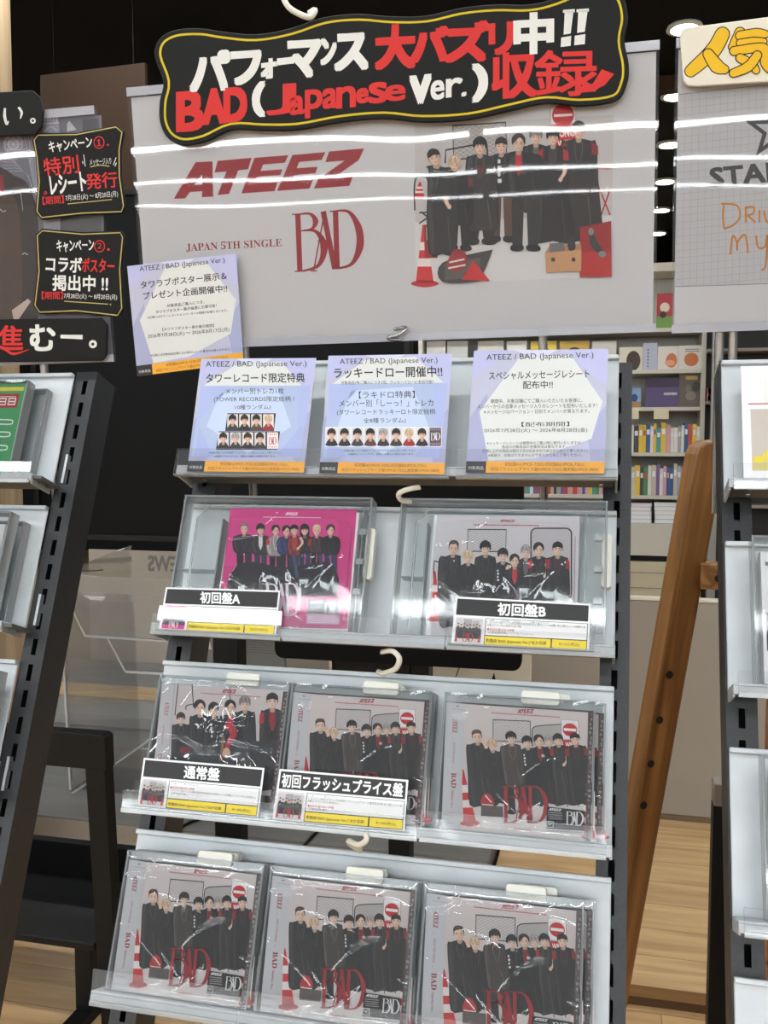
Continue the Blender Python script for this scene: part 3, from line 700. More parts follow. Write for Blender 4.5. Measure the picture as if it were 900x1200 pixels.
    def person(s, x, y, h, hair, style, coat, sw, hem, hw, inner=None, skin=(226, 190, 168), legs=None, legcol=(30, 28, 28), shoe=None, dx=0, tilt=0, sleeve=None, arm=None, mark=None, belly=0):
        """standing figure: head at x,y with height h; coat sw wide at the shoulder and hw wide at its hem"""
        h *= 1.08; L = s.L; ny = y + h * .46; sh = ny + h * .16; dk = tuple(int(v * .72) for v in coat); lt = tuple(min(255, int(v * 1.55 + 16)) for v in coat)
        cx = x + dx
        if legs:
            for sg in (-1, 1):
                a = cx + sg * hw * .22
                s.poly([(a - hw * .2, hem - h * .3), (a + hw * .2, hem - h * .3), (a + hw * .15 + sg * 2, legs), (a - hw * .15 + sg * 2, legs)], legcol if sg < 0 else tuple(int(v * 1.15) for v in legcol), L)
                if shoe: s.blob([(a - hw * .17 + sg * 2, legs - h * .08), (a + hw * .15 + sg * 2, legs - h * .08), (a + hw * .2 + sg * 6, legs + h * .2), (a + sg * 5, legs + h * .3), (a - hw * .2 + sg * 3, legs + h * .2)], shoe, L + 1)
        mid = (sh + hem) / 2
        s.blob([(x - h * .17, ny), (x + h * .17, ny), (x + sw * .36, sh - h * .02), (cx + sw * .5, sh + h * .16), (cx + sw * .56 + belly, mid), (cx + hw * .5, hem), (cx, hem + h * .06), (cx - hw * .5, hem), (cx - sw * .56 - belly, mid), (cx - sw * .5, sh + h * .16), (x - sw * .36, sh - h * .02)], tuple(int(v * .45) for v in coat), L + 1.6, 3)
        i_ = h * .045
        s.blob([(x - h * .15, ny), (x + h * .15, ny), (x + sw * .36 - i_, sh + i_ * .4), (cx + sw * .5 - i_, sh + h * .18), (cx + sw * .56 + belly - i_, mid), (cx + hw * .5 - i_, hem - i_), (cx, hem + h * .06 - i_), (cx - hw * .5 + i_, hem - i_), (cx - sw * .56 - belly + i_, mid), (cx - sw * .5 + i_, sh + h * .18), (x - sw * .36 + i_, sh + i_ * .4)], coat, L + 2, 3)
        s.blob([(cx - sw * .44, sh + h * .3), (cx - sw * .3, sh + h * .2), (cx - sw * .34, mid), (cx - hw * .3, hem - h * .2), (cx - hw * .42, hem - h * .2), (cx - sw * .5, mid)], tuple(min(255, int(v * 1.28 + 6)) for v in coat), L + 2.4, 3)
        if inner: s.poly([(x - h * .16, ny - h * .02), (x + h * .16, ny - h * .02), (x + h * .2, sh + h * .9), (x, sh + h * 1.3), (x - h * .2, sh + h * .9)], inner, L + 3)
        else: s.poly([(x - h * .1, ny), (x + h * .1, ny), (x, ny + h * .22)], skin, L + 3)
        for sg in (-1, 1):   # lapels, arm edges, folds
            s.stroke([(x + sg * h * .17, ny), (x + sg * h * .24, sh + h * .5), (x + sg * h * .06, sh + h * 1.25)], h * .035, lt, L + 4)
            s.stroke([(cx + sg * sw * .34, sh + h * .35), (cx + sg * sw * .38, mid - h * .1), (cx + sg * sw * .36, mid + h * .5)], h * .04, dk, L + 4)
            s.stroke([(cx + sg * hw * .2, mid + h * .4), (cx + sg * hw * .3, hem - h * .1)], h * .035, lt if sg > 0 else dk, L + 4)
            if sleeve: s.poly([(cx + sg * sw * .36, sh + h * .05), (cx + sg * sw * .54, sh + h * .25), (cx + sg * sw * .56, sh + h * .8), (cx + sg * sw * .36, sh + h * .78)], sleeve, L + 4)
        if arm:
            for pts in arm:
                s.path(pts, [h * .26, h * .23, h * .15], skin, L + 5); s.oval(pts[-1][0], pts[-1][1], h * .12, h * .15, skin, L + 5, 10)
        if mark:
            mx, my, mw, mh, mc = mark
            for k in range(4): s.rect(mx, my + k * mh / 4, mx + mw * (1 if k % 2 else .7), my + k * mh / 4 + mh * .15, mc, L + 5)
        s.head(x, y, h, hair, style, skin, L + 5, tilt); s.L = L + 6
    def fence(s, q, col, bg, w, n=9, L=None):
        """framed chain-link panel inside quad q (tl,tr,br,bl)"""
        L = s.L if L is None else L
        P = lambda a, b: tuple((q[0][j] * (1 - a) + q[1][j] * a) * (1 - b) + (q[3][j] * (1 - a) + q[2][j] * a) * b for j in (0, 1))
        s.poly(q, bg, L)
        for k in range(1, 2 * n):
            t = k / n
            a0, b0, a1, b1 = (t, 0, 0, t) if t <= 1 else (1, t - 1, t - 1, 1)
            s.stroke([P(a0, b0), P(a1, b1)], w * .22, (120, 114, 114), L + 1); s.stroke([P(1 - a0, b0), P(1 - a1, b1)], w * .22, (120, 114, 114), L + 1)
        s.stroke(list(q), w, col, L + 2, closed=True)
    def noentry(s, q, L=None):
        L = s.L if L is None else L
        P = lambda a, b: tuple((q[0][j] * (1 - a) + q[1][j] * a) * (1 - b) + (q[3][j] * (1 - a) + q[2][j] * a) * b for j in (0, 1))
        s.poly(q, (232, 228, 228), L); s.stroke(list(q), abs(q[1][0] - q[0][0]) * .03, (120, 110, 110), L + 1, closed=True)
        c = P(.5, .5); r = abs(q[1][0] - q[0][0]) * .43; s.oval(c[0], c[1], r, r * 1.02, (190, 30, 36), L + 2, 26)
        s.poly([P(.14, .43), P(.86, .43), P(.86, .57), P(.14, .57)], (236, 230, 230), L + 3)
    def cone(s, x, y0, y1, w, lean=0, L=None):
        L = s.L if L is None else L; H = y1 - y0
        X = lambda t: x + lean * t
        s.poly([(X(0) - w * .06, y0), (X(0) + w * .06, y0), (X(1) + w * .4, y1), (X(1) - w * .4, y1)], (200, 44, 46), L)
        for a, b in ((.3, .44), (.58, .72)):
            f_ = lambda t: w * (.06 + .34 * t)
            s.poly([(X(a) - f_(a), y0 + H * a), (X(a) + f_(a), y0 + H * a), (X(b) + f_(b), y0 + H * b), (X(b) - f_(b), y0 + H * b)], (236, 224, 222), L + 1)
        s.blob([(X(1) - w * .6, y1 + H * .03), (X(1) - w * .4, y1 - H * .03), (X(1) + w * .4, y1 - H * .03), (X(1) + w * .6, y1 + H * .03), (X(1), y1 + H * .08)], (190, 38, 44), L)
    def tiny(s, x0, y0, x1, y1, h, col, L=None, seed=1):
        """a line of print too small to read: broken short marks"""
        r = random.Random(seed); t = 0
        while t < .98:
            w = r.uniform(.015, .05); a, b = t, min(1, t + w)
            P = lambda u, v: (x0 + (x1 - x0) * u, y0 + (y1 - y0) * u - v)
            s.poly([P(a, 0), P(b, 0), P(b, h * r.uniform(.7, 1)), P(a, h * r.uniform(.7, 1))], col, L); t = b + .008
    def portrait(s, x0, y0, x1, y1, hair, coat, bg, L=None, style='fringe'):
        L0 = s.L if L is None else L; w = x1 - x0; h = y1 - y0
        s.rect(x0, y0, x1, y1, bg, L0)
        cx = (x0 + x1) / 2; s.blob([(cx - w * .12, y0 + h * .55), (cx + w * .12, y0 + h * .55), (x1 - w * .06, y0 + h * .8), (x1 - w * .02, y1), (x0 + w * .02, y1), (x0 + w * .06, y0 + h * .8)], coat, L0 + 1, 3)
        s.head(cx, y0 + h * .36, h * .58, hair, style, (222, 178, 158), L0 + 2)
def zoomed(x0, y0, k, fr, z=0., org=(0, 0)):
    """mapping from a k-times enlarged view of the picture at x0,y0 to mm on a real plane"""
    def f(x, y):
        p = fr.at(x0 + x / k, y0 + y / k, z); return (p[0] - org[0], p[1] - org[1])
    return f
BLK = (26, 24, 25); DRED = (150, 34, 42)

# ---------------------------------------------------------------- headers: clear sleeves standing above the racks
M_BAND = clear('lavender_sleeve_band', tint=(.86, .86, .92), haze=.5, gain=1., rough=.08, hazecol=(.74, .75, .82))
def sub(art, src, dst):
    old = art.mp
    art.mp = lambda x, y: old(dst[0] + (x - src[0]) / (src[2] - src[0]) * (dst[2] - dst[0]), dst[1] + (y - src[1]) / (src[3] - src[1]) * (dst[3] - dst[1]))
    return old
def sleeve(label, M, w, h, paper, x0=0, poles=()):
    t = thing('poster_sleeve', label, 'poster', M, 'poster sleeves above the racks')
    MB().box(x0 + 3, x0 + w - 3, 9, h - 10, -1.2, -.4).build('poster', paper, t)
    MB().box(x0, x0 + w, 0, h, 3.0, 3.4).build('front_film', M_SLEEVE, t)
    MB().box(x0, x0 + w, 0, h, -2.6, -2.2).build('back_sheet', M_CLEAR, t)
    MB().box(x0, x0 + w, h - 9.5, h, 3.5, 4.3).build('top_band', M_BAND, t)
    MB().box(x0, x0 + w, 0, 9, 3.5, 4.3).build('bottom_band', M_BAND, t)
    for px in poles: MB().lathe([(5, -260), (5, 250)], 14, (0, 0, 0)).build('pole', M_SILVER, t, T(px, 60, -10) @ Rx(-90), smooth=False)
    return t
M_POSTER = mat('poster_paper', (206, 205, 208), .55)
hd = sleeve('wide clear sleeve with a grey group poster, red lettering, above the centre rack', HEAD.M, 591.5, 297.7, M_POSTER, poles=(120, 470))
# poster print
A = Art(zoomed(190, 160, 3.3333, HEAD), -.36); A.L = 1
A.logo((45, 243), (795, 188), 137, (148, 30, 40)); A.bad((515, 529), (781, 519), 232, (148, 30, 40))
A.text(serif('JAPAN 5TH SINGLE'), (94, 452), (468, 432), 34, (148, 46, 52), res=3)
A.mp = zoomed(480, 130, 3.6, HEAD)
A.L = 1; A.poly([(22, 65), (862, 15), (850, 700), (25, 730)], (196, 192, 193))
A.L = 2; A.poly([(22, 470), (855, 440), (850, 700), (25, 730)], (216, 214, 215))
A.L = 3
A.fence([(182, 62), (405, 48), (410, 190), (186, 205)], (62, 58, 60), (186, 182, 183), 7, 8)
A.L = 6; A.stroke([(150, 220), (152, 165), (300, 138), (325, 140), (330, 200)], 7, (40, 38, 40))
A.noentry([(594, -18), (702, -22), (700, 52), (594, 60)]); A.L = 10
A.poly([(596, 62), (702, 54), (700, 150), (600, 158)], (196, 40, 46)); A.text('RONG', (618, 112), (694, 106), 34, (232, 226, 226), 11, .03); A.text('WAY', (628, 156), (682, 151), 30, (232, 226, 226), 11, .03)
A.L = 12
for x, y in ((22, 300), (80, 285)): A.path([(x, 420), (x, y), (x + 30, 262), (x + 60, y)], 6, (40, 38, 40))
A.cone(44, 300, 365, 60, -4); A.cone(60, 480, 725, 95, 4); A.L = 15
for a, b in (((40, 430), (120, 425)), ((40, 475), (120, 420)), ((110, 475), (48, 425)), ((790, 300), (846, 440)), ((846, 330), (798, 470)), ((786, 240), (848, 246))): A.stroke([a, b], 6, (44, 40, 42) if a[0] < 300 else (176, 40, 44))
A.poly([(60, 480), (118, 480), (118, 620), (64, 620)], (150, 40, 44)); A.poly([(70, 490), (110, 490), (110, 545), (72, 545)], (206, 200, 200), 16)
A.L = 17
A.person(533, 108, 62, (120, 114, 112), 'fringe', (38, 36, 38), 112, 420, 120, inner=(96, 92, 94))
A.person(713, 84, 66, (30, 26, 26), 'fringe', (46, 43, 45), 150, 545, 196, sleeve=(130, 34, 38), belly=2)
A.person(605, 112, 64, (28, 25, 25), 'fringe', (36, 34, 36), 118, 545, 176, inner=(60, 52, 54), arm=[[(650, 225), (655, 255), (636, 290)]], sleeve=(170, 36, 42))
A.person(387, 147, 64, (36, 30, 28), 'cap', (34, 33, 36), 108, 360, 112, legs=535, legcol=(78, 58, 52), shoe=(34, 30, 30), mark=(372, 205, 16, 110, (210, 208, 208)), dx=4)
A.person(460, 137, 66, (48, 36, 32), 'part', (36, 35, 37), 140, 352, 140, inner=(190, 34, 42), legs=572, legcol=(40, 40, 42), shoe=(24, 23, 24), dx=28, mark=(420, 228, 18, 24, (214, 212, 212)))
A.person(297, 150, 66, (24, 22, 23), 'fringe', (50, 47, 49), 124, 500, 140, legs=545, shoe=(34, 30, 30), dx=4, mark=(290, 230, 26, 40, (120, 30, 36)))
A.person(190, 226, 62, (196, 172, 146), 'fringe', (34, 32, 35), 104, 480, 110, legs=572, shoe=(34, 32, 34), dx=20, sleeve=(100, 34, 38))
A.person(105, 197, 66, (30, 27, 27), 'cap', (44, 42, 44), 118, 600, 112, dx=34, tilt=-18, arm=[[(150, 360), (158, 390), (168, 405)]])
A.blob([(140, 640), (330, 590), (345, 600), (310, 690), (300, 718), (140, 722)], (66, 62, 62)); A.poly([(150, 650), (300, 618), (296, 702), (150, 716)], (92, 86, 84), A.L + 1); A.L += 2
A.blob([(158, 650), (190, 585), (236, 600), (240, 650), (190, 680)], (150, 40, 42)); A.stroke([(168, 640), (232, 626)], 7, (226, 220, 218), A.L + 1); A.stroke([(164, 664), (236, 650)], 7, (226, 220, 218), A.L + 1)
A.poly([(220, 712), (268, 630), (340, 718)], (192, 40, 44), A.L + 2); A.L += 4
A.poly([(718, 492), (850, 465), (852, 700), (718, 702)], (150, 32, 36)); A.poly([(718, 600), (850, 590), (852, 700), (718, 702)], (178, 40, 42), A.L + 1)
A.poly([(572, 600), (725, 586), (724, 676), (576, 682)], (196, 150, 110), A.L + 2); A.poly([(572, 600), (590, 570), (722, 560), (725, 586)], (168, 124, 92), A.L + 2)
for x in (598, 684): A.rect(x, 620, x + 15, 636, (60, 44, 36), A.L + 3)
A.poly([(590, 560), (650, 555), (655, 590), (592, 598)], (110, 106, 106), A.L + 3); A.blob([(668, 540), (690, 530), (700, 580), (672, 588)], (50, 48, 50), A.L + 4)
A.path([(765, 510), (778, 560), (810, 600)], [16, 34, 20], (52, 60, 62), A.L + 4); A.oval(765, 510, 12, 16, (120, 128, 128), A.L + 5); A.oval(812, 605, 16, 14, (120, 128, 128), A.L + 5)
A.build('poster_print', INK, hd)

# hand-lettered black sign over the top of the sleeve
def board(name, label, cat, fr, pts, z, th, edge, grp=None, m=M_BOARD, bev=.8):
    q = [fr.at(px, py, z) for px, py in pts]; xs = [p[0] for p in q]; ys = [p[1] for p in q]
    org = ((min(xs) + max(xs)) / 2, min(ys))
    t = thing(name, label, cat, fr.M @ T(org[0], org[1], z), grp)
    MB().prism([(x - org[0], y - org[1]) for x, y in q], -th, 0).build('board', m, t, bevel=bev, seg=1)
    return t, org
out = smooth_loop([(181, 66), (186, 46), (205, 35), (235, 33), (262, 37), (300, 40), (340, 33), (380, 20), (420, 16), (460, 19), (500, 18), (540, 9), (580, 5), (620, 5), (650, -2), (690, -18), (715, -18), (731, -2), (736, 22), (732, 48), (737, 76), (735, 98), (722, 118), (680, 124), (640, 121), (600, 129), (550, 140), (495, 143), (450, 139), (400, 143), (350, 152), (310, 153), (272, 152), (240, 166), (214, 170), (196, 161), (187, 142), (187, 118), (191, 96)], 4)
t, org = board('hand_lettered_sign', 'big wavy black hand-lettered sign with a yellow outline on top of the central poster', 'sign', HEAD, out, 11, 5, None, 'hand-lettered signs')
A = Art(zoomed(0, 0, 1, HEAD, 11, org), .05)
def inset(pts, d):
    n = len(pts); r = []
    ar = sum(pts[i][0] * pts[(i + 1) % n][1] - pts[(i + 1) % n][0] * pts[i][1] for i in range(n)); sg = 1 if ar > 0 else -1
    for i in range(n):
        a, b = pts[i - 1], pts[(i + 1) % n]; dx, dy = b[0] - a[0], b[1] - a[1]; q = math.hypot(dx, dy) or 1
        r.append((pts[i][0] - dy / q * d * sg, pts[i][1] + dx / q * d * sg))
    return r
A.L = 1; A.stroke(inset(out, 7), 2.6, (206, 184, 36), closed=True)
WH, RD = (232, 232, 228), (206, 52, 50)
A.mp = zoomed(170, 40, 3, HEAD, 11, org)
for c, x0, y0, x1, y1, col in (('パ', 155, 58, 300, 205, WH), ('フ', 300, 58, 410, 182, WH), ('ォ', 404, 84, 466, 162, WH), ('ー', 462, 80, 526, 112, WH), ('マ', 500, 20, 620, 158, WH), ('ン', 614, 10, 676, 112, WH), ('ス', 664, -4, 786, 132, WH),
        ('B', 108, 200, 208, 345, RD), ('A', 200, 190, 286, 320, RD), ('D', 275, 186, 360, 312, RD), ('(', 375, 168, 424, 296, WH), ('J', 422, 172, 535, 290, RD), ('a', 503, 212, 566, 290, RD), ('p', 558, 190, 628, 300, RD), ('a', 620, 186, 682, 268, RD), ('n', 668, 180, 745, 266, RD), ('e', 738, 186, 790, 250, RD), ('s', 782, 165, 856, 250, RD)):
    A.char(c, x0 + 7, y0 + 7, x1 - 7, y1 - 7, col, 2 + (x0 % 3), rise=6, bmm=2.1 if c in 'BAD(パフマス' else (1.5 if c in 'ォーン' else 1.0))
A.mp = zoomed(440, 0, 2.903, HEAD, 11, org)
for c, x0, y0, x1, y1, col in (('大', -2, 84, 136, 238, RD), ('バ', 118, 92, 250, 214, RD), ('ズ', 235, 74, 388, 214, RD), ('リ', 384, 76, 470, 190, RD), ('中', 470, 44, 606, 186, WH), ('!', 630, 36, 676, 158, WH), ('!', 676, 34, 724, 152, WH),
        ('e', 28, 285, 106, 350, RD), ('V', 116, 256, 190, 356, WH), ('e', 184, 270, 238, 346, WH), ('r', 236, 262, 300, 336, WH), ('.', 290, 312, 312, 332, WH), (')', 328, 216, 382, 348, WH), ('収', 394, 178, 550, 338, RD), ('録', 538, 166, 760, 334, RD)):
    if c == '!':
        A.poly([(x0 + 14, y0 + 4), (x1 - 2, y0), (x1 - 12, y1 - 44), (x0 + 10, y1 - 40)], col, 3); A.poly([(x0 + 2, y1 - 30), (x1 - 10, y1 - 36), (x1 - 12, y1 - 2), (x0, y1 + 2)], col, 3)
        A.poly([(x0 + 8, y0 - 2), (x1 + 2, y0 - 5), (x1 + 2, y0 + 6), (x0 + 8, y0 + 8)], col, 3)
    else: A.char(c, x0 + 6, y0 + 6, x1 - 6, y1 - 6, col, 2 + (x0 % 3), rise=6, bmm=2.2 if c in '大バズ中V)' else (1.7 if c in 'リ収' else (.8 if c in 'e録r' else 1.2)))
A.poly([(670, 318), (690, 296), (740, 284), (770, 236), (812, 252), (780, 290), (735, 312)], RD, 6)
A.build('lettering', INKM, t)
# hook at the top of the sign
def hook(label, fr, pts, r, z0=0, m=M_WHITEP, flat=1.0, grp='curled plastic hooks'):
    q = []
    for p in pts:
        x, y = fr.at(p[0], p[1], p[2]); q.append((x, y, p[2]))
    o_ = q[-1]
    t = MB().tube(smooth_path([tuple(a[j] - o_[j] for j in range(3)) for a in q], 6), r, 8, flat=flat).build('plastic_hook', m, None, fr.M @ T(*o_), smooth=True)
    return tag(t, label, 'hook', grp)
hook('white plastic hook curling over the top of the big black sign', HEAD, [(326, -24, 6), (330, -8, 14), (338, 8, 20), (352, 17, 18), (364, 20, 16), (369, 12, 13), (362, 16, 11.5)], 3.2)

# info card stuck over the lower left corner of the header, then three on the top shelf
LAV, LAV2, PALE, BLU = (189, 190, 214), (168, 172, 206), (222, 224, 222), (174, 189, 222)
ORG, DKC, TXT = (240, 172, 54), (44, 42, 46), (30, 28, 36)
def info_base(A, q, hexa, boxq=None):
    P = lambda a, b: tuple((q[0][j] * (1 - a) + q[1][j] * a) * (1 - b) + (q[3][j] * (1 - a) + q[2][j] * a) * b for j in (0, 1))
    A.L = 0; A.poly(q, LAV)
    for tri, c in (([(0, 0), (.3, 0), (0, .22)], (186, 188, 226)), ([(.62, 0), (1, 0), (1, .3)], (188, 190, 228)), ([(0, .55), (.12, .35), (.18, .9), (0, .9)], LAV2), ([(1, .45), (.86, .62), (.9, .9), (1, .9)], LAV2), ([(.3, 0), (.62, 0), (.5, .08)], (214, 215, 238)), ([(.1, .9), (.4, .78), (.7, .9)], (186, 190, 228))):
        A.poly([P(*p) for p in tri], c, 1)
    A.poly([P(*p) for p in hexa], PALE, 2)
    if boxq:
        A.poly([P(*p) for p in boxq], BLU, 3)
        for tri, c in (([(.02, .24), (.3, .24), (.04, .55)], (172, 184, 228)), ([(.98, .24), (.86, .24), (.9, .6), (.97, .6)], (172, 184, 228)), ([(.06, .6), (.2, .86), (.05, .86)], (168, 178, 224)), ([(.75, .86), (.95, .56), (.95, .86)], (168, 178, 224)), ([(.2, .3), (.7, .27), (.85, .6), (.5, .84), (.12, .6)], (198, 212, 240))):
            A.poly([P(*p) for p in tri], c, 4)
    A.poly([P(0, .905), P(1, .905), P(1, 1), P(0, 1)], ORG, 5); A.poly([P(0, .905), P(.145, .905), P(.145, 1), P(0, 1)], DKC, 6)
    A.text('対象商品', P(.018, .975), P(.128, .975), None, (226, 226, 226), 7)
    A.text('初回盤A(UMCK-7320),初回盤B(UMCK-7321),', P(.28, .948), P(.86, .948), None, (96, 62, 20), 7)
    A.text('初回フラッシュプライス盤(UMCK-7322),通常盤(UMCK-5804)', P(.18, .988), P(.96, .988), None, (96, 62, 20), 7)
    A.L = 8
def info(label, fr, corners, z, zoomp, hexa, boxq, lines, M2=None):
    t, org = board('info_card', label, 'card', fr, corners, z, .6, None, 'lavender notice cards', M_PAPER, .1)
    A = Art(zoomed(*zoomp, fr, z, org), .02); k = zoomp[2]
    q = [((x - zoomp[0]) * k, (y - zoomp[1]) * k) for x, y in corners]
    info_base(A, q, hexa, boxq)
    for l in lines: A.text(l[0], l[1], l[2], l[3] if len(l) > 3 else None, TXT, 8, l[4] if len(l) > 4 else 0)
    return t, org, A
HEX = [(.34, .06), (.72, .04), (.97, .42), (.9, .72), (.5, .88), (.16, .9), (.07, .5)]
t, org, A = info('lavender notice card stuck at an angle over the lower left corner of the header poster', HEAD, [(149, 312), (276.5, 297), (285.5, 425), (161, 441)], 12, (140, 290, 3.75), HEX, None, [
    ('ATEEZ / BAD (Japanese Ver.)', (90, 112), (464, 72)), ('タワラブポスター展示＆', (95, 182), (472, 140), None, .008), ('プレゼント企画開催中!!', (106, 230), (474, 196), None, .008), ('対象商品ご購入につき、', (210, 264), (374, 246)),
    ('タワラブポスター展示抽選に応募可能！', (160, 292), (428, 262)), ('※応募にはタワーレコードメンバーズへの登録が必要となります。', (124, 314), (476, 282)), ('【タワラブポスター展示展示期間】', (190, 368), (416, 350)), ('2026年7月28日(火) ～ 2026年8月17日(月)', (126, 402), (484, 372)), ('※応募には対象商品お買い上げ時のレシート番号が必要となります。', (138, 480), (490, 452))])
A.build('print', INK, t)
BOX = [(.03, .24), (.97, .24), (.95, .865), (.02, .865)]
FACES = [((30, 26, 26), (60, 54, 56), (214, 206, 206)), ((46, 34, 30), (36, 34, 38), (222, 214, 212)), ((28, 25, 28), (90, 60, 60), (206, 200, 200)), ((196, 170, 140), (150, 40, 46), (226, 220, 216)), ((34, 28, 28), (44, 42, 46), (212, 208, 210)), ((150, 146, 148), (50, 48, 50), (204, 202, 206)), ((40, 30, 28), (38, 36, 40), (222, 216, 214)), ((24, 22, 24), (60, 58, 62), (210, 206, 208))]
def pocket(x, z, w, label):
    t = thing('card_holder', label, 'card holder', RM @ T(x, 213, z), 'clear card holders on the top shelf')
    MB().box(-w / 2, w / 2, 1, 31, 4.2, 5).build('front_sheet', M_CLEAR, t); MB().box(-w / 2, w / 2, 1, 31, -.6, .2).build('back_sheet', M_CLEAR, t)
    MB().box(-w / 2, w / 2, 0, 1.2, -.6, 5).build('fold', M_CASEEDGE, t)
t, org, A = info('left lavender notice card on the top shelf, with two rows of small portraits', RACK, [(236, 420.5), (370.5, 419.5), (356, 554), (219, 552.5)], 11.5, (210, 410, 5.294), [(.3, .06), (.7, .03), (.9, .24), (.05, .24)], BOX, [
    ('ATEEZ / BAD (Japanese Ver.)', (166, 116), (792, 112), 44), ('タワーレコード限定特典', (168, 206), (780, 202), 58, .01), ('メンバー別トレカ1枚', (288, 276), (650, 274), 38), ('(TOWER RECORDS限定絵柄 /', (216, 328), (716, 326), 38), ('10種ランダム)', (348, 376), (568, 374), 34), ('※特典は無くなり次第終了となりますのであらかじめご了承ください。', (184, 646), (634, 646), 14), ('※画像はイメージです。実物とは異なる場合があります。', (218, 668), (602, 668), 14)])
A.L = 9; A.poly([(300, 394), (600, 394), (588, 504), (286, 504)], (34, 32, 36)); A.poly([(246, 506), (626, 506), (610, 620), (228, 620)], (34, 32, 36))
for k in range(4): A.portrait(304 + k * 74 - 5, 400, 370 + k * 74 - 5, 499, *FACES[k], L=10)
for k in range(4): A.portrait(246 + k * 76 - 6, 512, 314 + k * 76 - 6, 614, *FACES[k + 4], L=10)
A.rect(546, 512, 614, 614, (236, 226, 228), 10); A.bad((556, 590), (602, 590), 48, (170, 50, 60), 12)
for k in range(5): A.rect(552 + k * 12, 520, 558 + k * 12, 526 + 3 * (k % 2), (190, 70, 80), 12); A.rect(552 + k * 12, 600, 558 + k * 12, 606, (190, 70, 80), 12)
A.build('print', INK, t); 
t, org, A = info('middle lavender notice card on the top shelf, with one row of nine portraits', RACK, [(385, 417), (530, 414.5), (520.5, 556), (374, 554.5)], 11.5, (370, 410, 5.4545), [(.3, .04), (.7, .02), (.95, .24), (.05, .24)], BOX, [
    ('ATEEZ / BAD (Japanese Ver.)', (154, 102), (780, 92), 44), ('ラッキードロー開催中!!', (118, 182), (810, 172), 66, .012), ('対象商品1枚ご購入につき1回、ラッキードローに参加可能！', (162, 222), (754, 216), 22), ('【ラキドロ特典】', (276, 312), (634, 308), 46), ('メンバー別「しーっ！」トレカ', (152, 366), (752, 362), 46), ('(タワーレコードラッキーロト限定絵柄', (136, 422), (764, 418), 40), ('全8種ランダム)', (306, 474), (576, 472), 38), ('※特典は無くなり次第終了となりますのであらかじめご了承ください。', (178, 652), (644, 652), 14), ('※画像はイメージです。実物とは異なる場合があります。', (208, 674), (630, 674), 14)])
A.L = 9
for k in range(8): A.rect(62 + k * 82.5, 494, 142 + k * 82.5, 620, (236, 236, 238), 9); A.portrait(66 + k * 82.5, 500, 138 + k * 82.5, 614, *FACES[(k * 3 + 1) % 8], L=10)
A.rect(724, 494, 806, 620, (236, 236, 238), 9); A.rect(728, 498, 802, 616, (88, 76, 82), 10); A.bad((736, 580), (794, 580), 50, (232, 226, 228), 11)
for k in range(6): A.rect(732 + k * 12, 504, 740 + k * 12, 516, (140, 124, 130), 11); A.rect(732 + k * 12, 594, 740 + k * 12, 610, (150, 120, 128), 11)
A.build('print', INK, t)
t, org, A = info('right lavender notice card on the top shelf, text only, without portraits', RACK, [(555.5, 411), (713, 409), (708, 555), (545.5, 554)], 11.5, (460, 400, 3.2143), HEX, None, [
    ('ATEEZ / BAD (Japanese Ver.)', (354, 78), (758, 68), 28), ('スペシャルメッセージレシート', (364, 146), (742, 138), 30, .006), ('配布中!!', (492, 180), (604, 178), 30, .006), ('期間中、対象店舗にてご購入いただいたお客様に、', (370, 234), (716, 230), 16), ('メンバーからの自筆メッセージ入りのレシートを配布いたします！', (320, 254), (772, 250), 16), ('※メッセージはバージョン・日別でメンバーが異なります。', (344, 274), (742, 270), 15), ('【配布期間】', (486, 322), (666, 320), 17), ('2026年7月28日(火) ～ 2026年8月28日(金)', (344, 346), (734, 344), 18), ('※メッセージレシートは期間中のご購入時に発行いたしますが、', (356, 390), (714, 388), 12), ('各店の対象商品の在庫状況は異なります。', (412, 404), (656, 402), 12), ('お買い上げの場合は発行できかねますのであらかじめご了承ください。', (340, 420), (736, 418), 12), ('※再発行、交換はできませんのであらかじめご了承ください。', (360, 436), (714, 434), 12)])
A.build('print', INK, t)
for x, w, l in ((62, 152, 'clear holder of the left notice card on the top shelf'), (214, 152, 'clear holder of the middle notice card on the top shelf'), (376, 158, 'clear holder of the right notice card on the top shelf')): pocket(x, 9.0, w, l)

